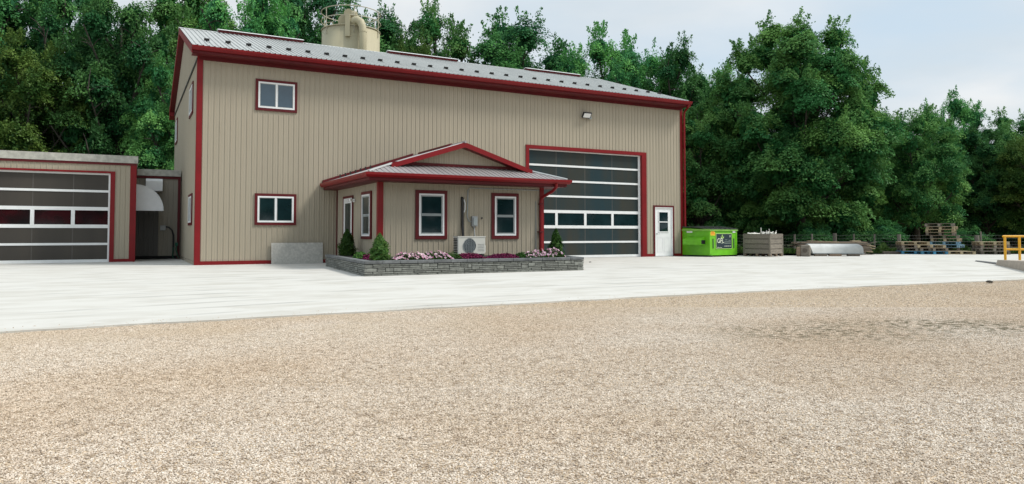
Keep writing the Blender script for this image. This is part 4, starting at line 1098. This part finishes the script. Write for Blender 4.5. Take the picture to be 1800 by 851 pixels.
# ------------------------------------------------------------------ planter plants
def cedar(px, y, x, h, r, label, m, seed):
    rng = np.random.default_rng(seed); n = 5200
    t = rng.uniform(0, 1, n) ** 1.15
    prof = np.interp(t, [0, .12, .35, .7, .9, 1], [.75, 1, .95, .58, .28, .04])
    a = rng.uniform(0, 6.283, n)
    lob = 1 + .20 * np.sin(a * 3 + t * 11 + seed) + .15 * np.sin(a * 7 - t * 23) + rng.normal(size=n) * .10
    rad = r * prof * lob * rng.uniform(.45, 1.02, n) ** .6
    C = np.stack([np.cos(a) * rad, np.sin(a) * rad, t * h + rng.normal(size=n) * .012], 1)
    Nn = np.stack([np.cos(a), np.sin(a), np.full(n, .15)], 1) + rng.normal(size=(n, 3)) * .5
    tt = thing("cedar", (x, y, .30), label, "shrub", "cedars in the planter")
    me = leaf_mesh("foliage", C, Nn, rng.uniform(.035, .075, n), np.clip(rng.normal(.5, .25, n), 0, 1), m, aspect=.45, rng=rng)
    link_mesh("foliage", me, tt)
    b = MB(); b.tube([(x, y, .28), (x, y, .3 + h * .8)], [.02, .006], 6); b.build("stem", M_bark, tt)
cedar(608, -2.85, 3.87, .77, .235, "dark green cedar at the back left corner of the planter, by the glass door", M_cedar, 1)
cedar(665, -6.95, 3.55, .64, .225, "bright green cedar at the front left of the planter, by the red corner", M_leafy, 2)
cedar(979, -6.40, 8.88, .78, .20, "narrow green cedar at the right end of the planter", M_cedar, 3)
def mound(name, x0, x1, y0, y1, h, m, label, cat, seed, n=2600, leaf=.045, group=None, flowers=None, fsize=.058):
    rng = np.random.default_rng(seed); cx_, cy_ = (x0 + x1) / 2, (y0 + y1) / 2
    t = thing(name, (cx_, cy_, .30), label, cat, group)
    def pts(n, top):
        u = rng.uniform(-1, 1, n); v = rng.uniform(-1, 1, n); hh = h * (1 - .75 * (u ** 4)) * (1 - .6 * v ** 2) * (.78 + .22 * np.sin(u * 9 + v * 4))
        z = hh * (rng.uniform(.1, 1, n) ** .5 if not top else rng.uniform(.72, 1.12, n))
        return np.stack([u * (x1 - x0) / 2, v * (y1 - y0) / 2, z], 1)
    C = pts(n, False)
    link_mesh("foliage", leaf_mesh("foliage", C, rng.normal(size=(n, 3)) + [0, -.3, .8], rng.uniform(.6, 1.3, n) * leaf, rng.uniform(0, 1, n), m, rng=rng), t)
    if flowers:
        V = []; Fc = []; Ti = []; V2 = []; F2 = []
        # flowers face up and outwards: a ring of six petals round a dark throat
        for c in pts(flowers, True):
            d = Vector((rng.normal() * .35, -.75 + rng.normal() * .35, .75)).normalized(); a = d.orthogonal().normalized(); b_ = d.cross(a)
            c = Vector(c) + d * .015; s = fsize * rng.uniform(.7, 1.15); ti = rng.uniform(0, 1); k = len(V)
            V.append(c - d * .012)
            for j in range(10):
                g = 2 * math.pi * j / 10; rr = s * (.52 if j % 2 else .46)
                V.append(c + (a * math.cos(g) + b_ * math.sin(g)) * rr)
            Fc += [(k, k + 1 + j, k + 1 + (j + 1) % 10) for j in range(10)]; Ti += [ti] * 11
            k = len(V2)
            V2 += [c - d * .001 + (a * math.cos(q * 1.05) + b_ * math.sin(q * 1.05)) * s * .20 for q in range(6)]; F2.append(tuple(k + q for q in range(6)))
        me = bpy.data.meshes.new("petals"); me.from_pydata(V, [], Fc); me.materials.append(M_pink)
        at = me.attributes.new('tint', 'FLOAT', 'POINT'); at.data.foreach_set('value', Ti)
        o = link_mesh("petals", me, t); o['kind'] = 'stuff'
        me = bpy.data.meshes.new("flower_centres"); me.from_pydata(V2, [], F2); me.materials.append(M_pinkc)
        o = link_mesh("flower_centres", me, t); o['kind'] = 'stuff'
    return t
pg = "petunias in the planter"
mound("petunia", 3.83, 4.62, -7.55, -6.95, .20, M_weed, "left half of the pink-white petunia patch below the left window", "flowers", 41, flowers=170, group=pg)
mound("petunia", 4.50, 5.30, -7.45, -6.85, .21, M_weed, "right half of the pink-white petunia patch below the left window", "flowers", 42, flowers=170, group=pg)
mound("petunia", 7.45, 8.15, -7.45, -6.85, .20, M_weed, "pink-white petunia patch right of the small green plant, before the downspout", "flowers", 43, flowers=150, group=pg)
mound("petunia", 8.02, 8.60, -7.40, -6.80, .25, M_weed, "pink-white petunia patch nearest the narrow right cedar", "flowers", 44, flowers=130, group=pg)
mound("coleus", 5.62, 6.35, -7.10, -6.55, .17, M_plum, "plum purple bedding plants left of the air conditioner", "flowers", 45, n=2400)
mound("coleus", 6.75, 7.12, -7.25, -6.8, .15, M_plum, "small plum purple plants in front right of the air conditioner", "flowers", 49, n=1000)
mound("coleus", 6.55, 7.42, -7.15, -6.55, .14, M_plum, "plum purple bedding plants right of the air conditioner", "flowers", 46, n=2600)
mound("catmint", 5.22, 5.68, -7.15, -6.65, .20, M_weed, "small grey-green plant right of the left petunia patch", "plant", 47, n=1500, leaf=.035)
mound("catmint", 7.28, 7.60, -7.25, -6.75, .17, M_cedar, "small dark green plant left of the right petunia patch", "plant", 48, n=1500, leaf=.035)
mound("heuchera", 3.28, 3.55, -6.1, -5.5, .22, M_leafy, "yellow-green leafy plant between the two left cedars", "plant", 50, n=900, leaf=.06)
mound("heuchera", 3.35, 3.75, -6.5, -5.9, .16, M_plum, "dark leafy plant just behind the bright green cedar", "plant", 51, n=900, leaf=.05)

# ------------------------------------------------------------------ dumpster
DA = math.radians(8)
dump = thing("dumpster", (19.40, -1.45, 0), "lime green steel dumpster with dark lid beside the workshop corner", "dumpster")
dump.rotation_euler = (0, 0, DA)
def dpart(b, name, m, parent=None):
    o = b.build(name, m); o.parent = parent or dump; return o
dw, dd = 1.78, 1.50
# body: slanted front top, straight sides with bottom skids
b = MB(); b.prism([(0, 0, .06), (0, dd, .06), (0, dd, 1.22), (0, .0, 1.12)], (dw, 0, 0)); dpart(b, "body", M_green)
b = MB()
for x_ in (0.0, dw - .12, .55, 1.1): b.box((x_ + .01, -.03, .0), (x_ + .11, dd, .06))
dpart(b, "skid", M_dark)
b = MB(); b.box((-.03, -.045, 1.08), (dw + .04, -.001, 1.15)); b.box((-.045, -.046, 1.075), (-.001, dd, 1.155)); b.box((dw + .001, -.04, 1.08), (dw + .045, dd, 1.15)); dpart(b, "top_rim", M_greend)
b = MB(); b.box((-.02, -.012, .10), (.06, -.001, 1.08)); b.box((dw - .06, -.012, .10), (dw + .015, -.001, 1.08)); b.box((.06, -.014, .06), (dw - .06, -.001, .11)); b.box((-.012, 0, .06), (-.001, .08, 1.08)); b.box((-.012, dd - .08, .06), (-.001, dd, 1.08)); dpart(b, "corner_post", M_green)
for xa, xb in ((-.04, dw / 2 - .01), (dw / 2 + .01, dw + .04)):
    b = MB(); b.prism([(xa, -.05, 1.165), (xa, dd * .5, 1.26), (xa, dd + .04, 1.27), (xa, dd + .04, 1.23), (xa, dd * .5, 1.22), (xa, -.05, 1.135)], (xb - xa, 0, 0))
    for q in range(3): 
        xx_ = xa + (xb - xa) * (q + .5) / 3; b.prism([(xx_ - .04, -.03, 1.17), (xx_ - .04, dd * .5, 1.265), (xx_ - .04, dd * .5, 1.285), (xx_ - .04, -.03, 1.19)], (.08, 0, 0))
    dpart(b, "lid", mat("dark_lid_plastic", (0.035, 0.045, 0.035), .5, var=.3, scale=6))
b = MB(); b.prism([(-.001, .22, .50), (-.30, .22, .50), (-.30, .22, .72), (-.001, .22, .84)], (0, .95, 0))
dpart(b, "fork_pocket", M_green)
b = MB(); b.box((-.27, .205, .53), (-.04, .219, .69)); dpart(b, "pocket_opening", M_dark)
b = MB(); b.prism([(dw + .002, .42, .50), (dw + .002, 1.22, .50), (dw + .002, 1.22, .72), (dw + .002, .42, .72)], (.16, 0, 0)); dpart(b, "fork_pocket", M_green)
b = MB(); b.box((.17, -.016, .35), (.24, -.002, .75)); b.box((dw - .24, -.016, .35), (dw - .17, -.002, .75)); dpart(b, "rust_scuff", mat("dark_scuff", (0.05, 0.12, 0.03), .8, var=.5, scale=20))
sg = MB(); sg.box((.40, -.020, .34), (1.42, -.003, .95)); sign = dpart(sg, "sign_panel", M_signdark)
fr = MB(); FRd = Plane((0, 0, 0), (1, 0, 0), (0, -1, 0)); FRd.frame(fr, .375, 1.445, .315, .975, .026, .003, .018); dpart(fr, "sign_border", M_leafp)
def text(s, x, z, size, m, parent, y=-.022, bold=0.0):
    cu = bpy.data.curves.new("lettering", 'FONT'); cu.body = s; cu.size = size; cu.extrude = .0015; cu.offset = bold
    tmp = bpy.data.objects.new("lettering", cu); COL.objects.link(tmp)
    dg = bpy.context.evaluated_depsgraph_get(); me = bpy.data.meshes.new_from_object(tmp.evaluated_get(dg))
    bpy.data.objects.remove(tmp); me.materials.clear(); me.materials.append(m)
    o = bpy.data.objects.new("lettering", me); COL.objects.link(o); o.parent = parent
    o.location = (x, y, z); o.rotation_euler = (math.pi / 2, 0, 0); return o
text("GFL", .445, .575, .27, M_print, sign, bold=.002)
text("gflenv.com", .46, .365, .068, M_print, sign)
b = MB()
def leafshape(cx_, cz_, ang_, l, w):
    pts = []
    for i in range(12):
        t = 2 * math.pi * i / 12; a_ = l / 2 * math.cos(t); c_ = w / 2 * math.sin(t) * (1 - .35 * math.cos(t))
        pts.append((cx_ + a_ * math.cos(ang_) - c_ * math.sin(ang_), -.021, cz_ + a_ * math.sin(ang_) + c_ * math.cos(ang_)))
    b.prism(pts, (0, -.003, 0))
leafshape(.79, .875, math.pi / 2, .11, .06); leafshape(.725, .80, math.radians(140), .11, .055); leafshape(.855, .80, math.radians(40), .11, .055)
dpart(b, "leaf_logo", M_leafp, sign)
b = MB()
for x0_, x1_, z_ in ((.98, 1.12, .69), (1.20, 1.34, .67), (.93, 1.36, .605), (.70, .82, .54), (.93, 1.36, .545)): b.box((x0_, -.0225, z_), (x1_, -.0205, z_ + .018))
dpart(b, "fine_print", mat("faint_print", (.30, .36, .30), .6), sign)
b = MB()
for i in range(13):
    if i in (1, 5, 9): continue
    b.box((.93 + i * .033, -.0225, .42), (.93 + i * .033 + .02, -.0205, .455))
dpart(b, "number_print", M_print, sign)
b = MB(); b.box((1.27, -.0225, .80), (1.282, -.0205, .90)); b.box((1.335, -.0225, .80), (1.347, -.0205, .90)); b.box((1.282, -.0225, .85), (1.335, -.0205, .86)); dpart(b, "emblem", M_print, sign)
b = MB(); b.prism([(.04, -.018, .88), (.31, -.018, .88), (.34, -.018, .96), (.28, -.018, 1.06), (.06, -.018, 1.06), (.02, -.018, .97)], (0, .012, 0)); st = dpart(b, "warning_sticker", M_yel)
b = MB(); b.box((.08, -.021, 1.00), (.26, -.0185, 1.02)); b.box((.04, -.021, .935), (.31, -.0185, .965)); dpart(b, "red_print", M_redp, st)
b = MB(); b.box((1.50, -.018, 1.0), (1.68, -.004, 1.09)); b.box((-.016, .90, 1.0), (-.002, 1.20, 1.07)); dpart(b, "white_sticker", M_white)

# ------------------------------------------------------------------ wooden bin full of scrap
binr = thing("wooden_bin", (21.80, -2.45, 0), "weathered square wooden bin heaped with white scrap strips", "bin")
binr.rotation_euler = (0, 0, math.atan2(.29, .95))
BS, BH = 1.19, .97
b = MB(); b.box((.03, .03, .13), (BS - .03, BS - .03, .90)); o = b.build("liner", M_dark); o.parent = binr
for i in range(4):
    z0_ = .115 + i * .210; h_ = .190 if i < 3 else .210
    for k in range(4):
        b = MB()
        if k == 0: b.cbox((.0, 0, z0_), (BS, .028, z0_ + h_), .004)
        if k == 1: b.cbox((0, .03, z0_ + .002), (.028, BS - .03, z0_ + h_), .004)
        if k == 2: b.cbox((0, BS - .028, z0_), (BS, BS, z0_ + h_), .004)
        if k == 3: b.cbox((BS - .028, .03, z0_), (BS, BS - .03, z0_ + h_), .004)
        o = b.build("board", M_woodg); o.parent = binr
for x_, y_ in ((-.012, -.012), (BS - .05, -.012), (-.012, BS - .05), (BS - .05, BS - .05)):
    o = MB().box((x_, y_, .01), (x_ + .065, y_ + .065, .94)).build("corner_post", M_woodg); o.parent = binr
for y_ in (0, BS / 2 - .05, BS - .1):
    for x_ in (0, BS / 2 - .07, BS - .14):
        o = MB().box((x_, y_, 0.0), (x_ + .14, y_ + .10, .112)).build("block", M_woodb); o.parent = binr
random.seed(5)
for i in range(28):
    x_, y_ = random.uniform(.3, .9), random.uniform(.15, .9); ln = random.uniform(.15, .32)
    d = Vector((random.uniform(-1, 1), random.uniform(-1, 1), random.uniform(-.1, .35) if i else 2.2)).normalized()
    p = Vector((x_, y_, .95)); q = d.orthogonal().normalized() * .026
    b = MB(); b.prism([p - q, p + q, p + q + d * ln, p - q + d * ln], d.cross(q).normalized() * .02)
    M4 = Matrix.Translation(binr.location) @ Euler(binr.rotation_euler).to_matrix().to_4x4()
    b.v = [tuple(M4 @ Vector(v)) for v in b.v]
    c_ = M4 @ p
    tag(b.build("scrap_strip", M_scrap, loc=tuple(c_)), "upright white scrap strip sticking out of the wooden bin" if i == 0 else "short white scrap strip heaped on top of the wooden bin", "scrap wood", "scrap strips in the wooden bin")

# ------------------------------------------------------------------ lumber pile, shell, reel end
def camframe(px, Z, ang):
    """matrix at ground point with x axis turned by ang from the picture plane"""
    x, y = ground_at(px, Z); return Matrix.Translation((x, y, 0)) @ Euler((0, 0, -YAW + ang)).to_matrix().to_4x4()
random.seed(12)
LM = camframe(1403, 32.4, math.radians(6))
def plank(M4, x0, ln, y0, w, z0, h, m, tilt=0.0):
    o = MB().cbox((0, 0, 0), (ln, w, h), .004).build("plank", m)
    o.matrix_world = M4 @ Matrix.Translation((x0, y0, z0)) @ Euler((0, tilt, random.uniform(-.012, .012))).to_matrix().to_4x4()
    tag(o, "weathered long plank in the lumber pile behind the grey metal shell", "plank", "planks in the lumber pile"); return o
for lv in range(9):
    z0_ = .14 + lv * .05
    for k in range(4):
        y_ = k * .24 + random.uniform(-.02, .02)
        x_ = random.uniform(.0, .25) if lv > 4 else 1.6 + random.uniform(-.1, .15)
        ln = (3.35 if lv > 4 else 1.75) + random.uniform(-.25, .25)
        plank(LM, x_, ln, y_, .20, z0_, .038, [M_woodb, M_woodg, M_woodb, M_woodk][(lv * 3 + k) % 4], random.uniform(-.006, .006))
o = plank(LM, 2.6, .42, .05, .2, .60, .045, M_woodl); o['label'] = "short pale board end lying on top of the lumber pile"; del o['group']
o = plank(LM, .55, 1.5, .2, .12, .615, .03, M_woodl, .03); o['label'] = "thin pale batten lying askew on top of the lumber pile"; del o['group']
for x_ in (.35, 1.7, 3.1):
    o = MB().box((0, 0, 0), (.12, .95, .135)).build("bearer", M_woodk); o.matrix_world = LM @ Matrix.Translation((x_, 0, 0)); 
    tag(o, "dark squared timber bearer under the lumber pile", "timber", "bearers under the lumber pile")
for i in range(14):
    o = MB().cbox((0, 0, 0), (random.uniform(.25, .6), .07, .035), .004).build("offcut", [M_woodg, M_woodk, M_woodl][i % 3])
    o.matrix_world = LM @ Matrix.Translation((3.1 + random.uniform(0, .35), random.uniform(0, .8), .05 + i * .035)) @ Euler((random.uniform(-.3, .3), random.uniform(-.2, .2), random.uniform(-.5, .5))).to_matrix().to_4x4()
    tag(o, "short rough offcut jumbled at the right end of the lumber pile", "offcut", "offcuts at the end of the lumber pile")
# grey shell: quarter-round sheet lying on timbers, like the awning on the garage
SM = camframe(1420, 30.7, math.radians(-5))
sh = thing("metal_shell", SM.to_translation(), "long pale grey half-round sheet metal shell lying on boards", "metal shell")
sh.rotation_euler = SM.to_euler()
prof = []
for i in range(15):
    t = math.pi * i / 14; prof.append((.42 - .42 * math.cos(t), .40 * math.sin(t) ** .42))
b = MB(); Ls = 2.28
n = len(prof); V = []; 
for x0_, sgn in ((0.06, 1), (Ls, 1)):
    for y_, z_ in prof: V.append((x0_ + (.14 * (1 - z_ / .4) if x0_ < 1 else -(.12 * (z_ / .4) ** 4)), y_, .12 + z_))
Fs = [(i, i + n, i + 1 + n, i + 1) for i in range(n - 1)] + [tuple(range(n - 1, -1, -1)), tuple(range(n, 2 * n))]
b.add(V, Fs); o = b.build("shell", mat("dull_white_sheet", (.52, .53, .51), .8, var=.12, scale=2.5, spec=.08)); o.parent = sh
for p in o.data.polygons: p.use_smooth = len(p.vertices) == 4
o = MB().box((.16, -.04, .105), (Ls + .02, .005, .13)).build("flange", M_whited); o.parent = sh
for x_, m_ in ((.25, M_woodk), (.85, M_woodb), (1.6, M_woodk)):
    o = MB().cbox((0, -.06, 0), (.5, .10, .10), .01).build("support_timber", m_); o.matrix_world = SM @ Matrix.Translation((x_, -.02, 0))
    tag(o, {.25: "dark timber block under the left end of the grey metal shell", 0.85: "brown timber block under the middle of the grey metal shell", 1.6: "dark timber block under the right end of the grey metal shell"}[x_], "timber")
RM = camframe(1402, 30.3, math.radians(-28))
reel = thing("timber_block", RM.to_translation(), "squat weathered brown and tan timber block at the shell's left end", "timber"); reel.rotation_euler = RM.to_euler()
o = MB().cbox((.10, .0, 0), (.46, .36, .47), .03).build("block", M_woodg); o.parent = reel
o = MB().cbox((-.07, .02, 0), (.095, .34, .40), .02).build("side_plank", M_woodb); o.parent = reel
b = MB(); b.tube([(.27, .0, .25), (.27, -.012, .25)], .10, 14); b.tube([(.27, -.012, .25), (.27, -.02, .25)], .04, 10); o = b.build("knot", M_woodk); o.parent = reel

# ------------------------------------------------------------------ pallets
def make_pallet(md, mb_, label):
    t = thing("pallet", (0, 0, 0), label, "pallet")
    def pt(b, name, m):
        o = b.build(name, m); o.parent = t; return o
    for i in range(7): pt(MB().cbox((0, i * .152, .122), (1.2, i * .152 + .10, .142), .003), "deck_board", md)
    for i in range(3): pt(MB().box((0, i * .456, .0), (1.2, i * .456 + .10, .018)), "base_board", md)
    for i in range(3):
        pt(MB().box((i * .54, 0, .100), (i * .54 + .12, 1.012, .1215)), "stringer", md)
        for j in range(3): pt(MB().box((i * .54 + .002, j * .456 + .002, .0185), (i * .54 + .118, j * .456 + .098, .0995)), "block", mb_)
    return t
PAL = {}
ST = {}
def put_pallet(kind, px, Z, z, ang, label, dx=0.0):
    ms = {'grey': (M_woodg, M_woodg), 'pale': (M_woodl, M_woodl), 'dark': (M_woodk, M_woodk), 'blue': (M_blue, M_blue), 'ice': (M_blue2, M_blue2), 'brown': (M_woodb, M_woodg)}[kind]
    M4 = camframe(px, Z, ang) @ Matrix.Translation((dx, 0, 0)); loc = M4.to_translation(); loc.z = z
    if kind not in PAL:
        t = make_pallet(*ms, label); PAL[kind] = t; t.location = loc; t.rotation_euler = (0, 0, -YAW + ang); t['group'] = "pallets stacked by the fence"; return t
    return dup(PAL[kind], loc, -YAW + ang, label, "pallets stacked by the fence")
# low stack on the left
A0 = math.radians(-14)
low = [('blue', "blue pallet at the bottom of the low stack left of the tall one"), ('grey', "grey pallet second from the bottom of the low stack"), ('brown', "brown pallet third from the bottom of the low stack"), ('pale', "pale pine pallet on top of the low stack left of the tall one")]
for i, (k_, lab) in enumerate(low): put_pallet(k_, 1585, 33.6, .005 + i * .147, A0, lab, dx=random.uniform(-.05, .05))
put_pallet('blue', 1618, 33.2, .005, A0 + .2, "bright blue pallet at the foot of the tall stack, overlapping the low one", dx=.02)
put_pallet('brown', 1617, 33.3, .152, A0 + .1, "brown pallet on the bright blue one between the two stacks", dx=.0)
put_pallet('pale', 1612, 33.4, .30, A0 + .05, "pale tilted pallet leaning between the low and the tall stack", dx=.0)
tall = ['dark', 'brown', 'ice', 'ice', 'pale', 'grey', 'brown', 'pale', 'pale', 'grey']
ordn = ["bottom", "second", "third", "fourth", "fifth", "sixth", "seventh", "eighth", "ninth"]
tw = {'dark': 'dark', 'brown': 'brown', 'ice': 'pale blue', 'pale': 'pale pine', 'grey': 'grey'}
for i, k_ in enumerate(tall):
    lab = "grey pallet lying on top of the tall pallet stack" if i == 9 else f"{tw[k_]} pallet, {ordn[i]} up from the ground in the tall stack" if i else "dark pallet at the bottom of the tall stack"
    put_pallet(k_, 1632, 34.7, .005 + i * .145, math.radians(-38) + random.uniform(-.12, .12), lab, dx=random.uniform(-.10, .10) - (.12 if 5 < i else -.04))
put_pallet('pale', 1665, 33.2, .005, math.radians(-8), "single pale pallet lying flat right of the tall stack")
right = [('dark', "dark pallet at the bottom of the stack behind the yellow railing"), ('grey', "grey pallet second from the bottom behind the yellow railing"), ('brown', "brown pallet third from the bottom behind the yellow railing"), ('pale', "pale pine pallet on top of the stack behind the yellow railing")]
for i, (k_, lab) in enumerate(right): put_pallet(k_, 1722, 33.2, .005 + i * .147, math.radians(-12), lab, dx=random.uniform(-.05, .05))
# kerb timber along the slab edge
KM = camframe(1552, 33.9, math.radians(0))
for i, (x_, ln) in enumerate(((0, 1.0), (3.0, 1.3))):
    o = MB().cbox((0, 0, 0), (ln, .12, .12), .01).build("landscape_timber", M_woodk if i == 0 else M_woodg); o.matrix_world = KM @ Matrix.Translation((x_, 0, 0))
    tag(o, "dark timber on the ground left of the blue pallets" if i == 0 else "grey timber on the ground left of the big fence post by the railing", "timber")

# ------------------------------------------------------------------ wire fence
fx, fy = ground_at(1250, 36)
fence = thing("wire_fence", (fx, fy, 0), "wire mesh fence with wooden posts along the trees", "fence")
posts = [(1307, 36.3, .70, .05), (1396, 36, .93, .05), (1427, 36.1, .95, .05), (1467, 35.6, .98, .10), (1500, 36, .95, .045), (1536, 36, .94, .045), (1579, 35.5, .93, .095), (1717, 35.2, .88, .11), (1724, 35.4, 1.06, .045), (1850, 36, .95, .06)]
for px, Z, h, r in posts:
    x, y = ground_at(px, Z); l = random.uniform(-.03, .03)
    b = MB(); b.tube([(x, y, -.05), (x + l, y, h * .5), (x + l * 1.5, y, h)], [r, r * .96, r * .92], 9); b.build("post", M_woodg, fence)
def fp(px, z):
    x, y = ground_at(px, 36.0); return (x, y, z)
b = MB()
for z_ in (.12, .25, .40, .56, .72, .88): b.tube([fp(p, z_ + .012 * math.sin(p * .05)) for p in range(1210, 1900, 30)], .0038, 4, cap=False)
b.build("line_wire", M_wire, fence)
b = MB()
for p in np.arange(1212, 1895, 5.6): b.tube([fp(p, .06), fp(p + .3, .88)], .0026, 3, cap=False)
o = b.build("stay_wire", M_wire, fence); o['kind'] = 'stuff'

# ------------------------------------------------------------------ ramp and yellow railing on the right
A = Vector((21.6, -11.35, 0)); Bq = Vector((15.6, -15.75, 0)); ad = (Bq - A).normalized(); nb = Vector((-ad.y, ad.x, 0))
if nb.x < 0: nb = -nb
nb = Vector((ad.y, -ad.x, 0)) if (Vector((ad.y, -ad.x, 0))).dot(Vector((CAM[0], CAM[1], 0)) - A) < 0 else Vector((-ad.y, ad.x, 0))
b = MB(); w_ = 3.2; h0, h1 = .16, .33
P8 = [A, Bq, Bq + nb * w_, A + nb * w_ + ad * -.1]
A2 = A - ad * .0
top = [A + Vector((0, 0, h0)) + ad * .12 + nb * .03, Bq + Vector((0, 0, h1)) + nb * .03, Bq + nb * w_ + Vector((0, 0, h1)), A + nb * w_ + Vector((0, 0, h0))]
b.add([v for v in P8] + top, [(0, 1, 5, 4), (1, 2, 6, 5), (2, 3, 7, 6), (3, 0, 4, 7), (4, 5, 6, 7)])
tag(b.build("concrete_ramp", M_ramp, loc=tuple(A)), "low beige concrete ramp block under the yellow railing", "ramp")
b = MB(); q0 = Vector((*ground_at(1712, 24.8), 0)); q1 = A + nb * .1; q2 = A + nb * .5
q0b = Vector((*ground_at(1714, 25.6), 0))
b.add([q0 + Vector((0, 0, .012)), q1 + Vector((0, 0, .03)), q2 + Vector((0, 0, .03)), q0b + Vector((0, 0, .012)), q0, q1, q2, q0b], [(0, 1, 2, 3), (4, 5, 1, 0), (7, 3, 2, 6), (0, 3, 7, 4)])
tag(b.build("approach_plate", mat("dull_steel_plate", (0.07, 0.07, 0.068), .6, var=.2), loc=tuple(q1)), "thin dark plate sloping up to the concrete ramp", "plate")
rl = thing("yellow_railing", (A.x, A.y, h0), "yellow tubular safety railing on the low concrete ramp", "railing")
rd = r2; s0 = Vector((*ground_at(1765.5, 22.1), 0))
for k in range(5):
    p = s0 + rd * (.445 * k if k < 2 else .445 + .9 * (k - 1)) 
    b = MB(); b.tube([p + Vector((0, 0, .10)), p + Vector((0, 0, .875))], .036, 10); b.build("post", M_rail_y, rl)
for z_, e in ((.875, .085), (.475, 0.0)):
    b = MB(); b.tube([s0 - rd * (.06 if e else 0) + Vector((0, 0, z_)), s0 + rd * 3.2 + Vector((0, 0, z_))], .033, 10); b.build("rail", M_rail_y, rl)

# bits lying about
rng2 = np.random.default_rng(3)
for (px, Z, m_, nm, lab, r_) in ((1737, 14.1, M_bark, "leaf_litter", "small dark clump of dead leaves on the gravel by the slab edge", .06), (1037, 24.0, M_bark, "stone", "dark stone lying on the slab right of the planter", .035)):
    x, y = ground_at(px, Z); b = MB(); bm = bmesh.new(); bmesh.ops.create_icosphere(bm, subdivisions=2, radius=1)
    b.v = [(x + v.co.x * r_ * rng2.uniform(.8, 1.6), y + v.co.y * r_ * rng2.uniform(.7, 1.2), max(-.01, .012 + v.co.z * r_ * rng2.uniform(.3, .6))) for v in bm.verts]
    b.f = [tuple(v.index for v in f.verts) for f in bm.faces]; bm.free()
    tag(b.build(nm, m_, loc=(x, y, 0)), lab, "debris" if nm == "leaf_litter" else "stone")
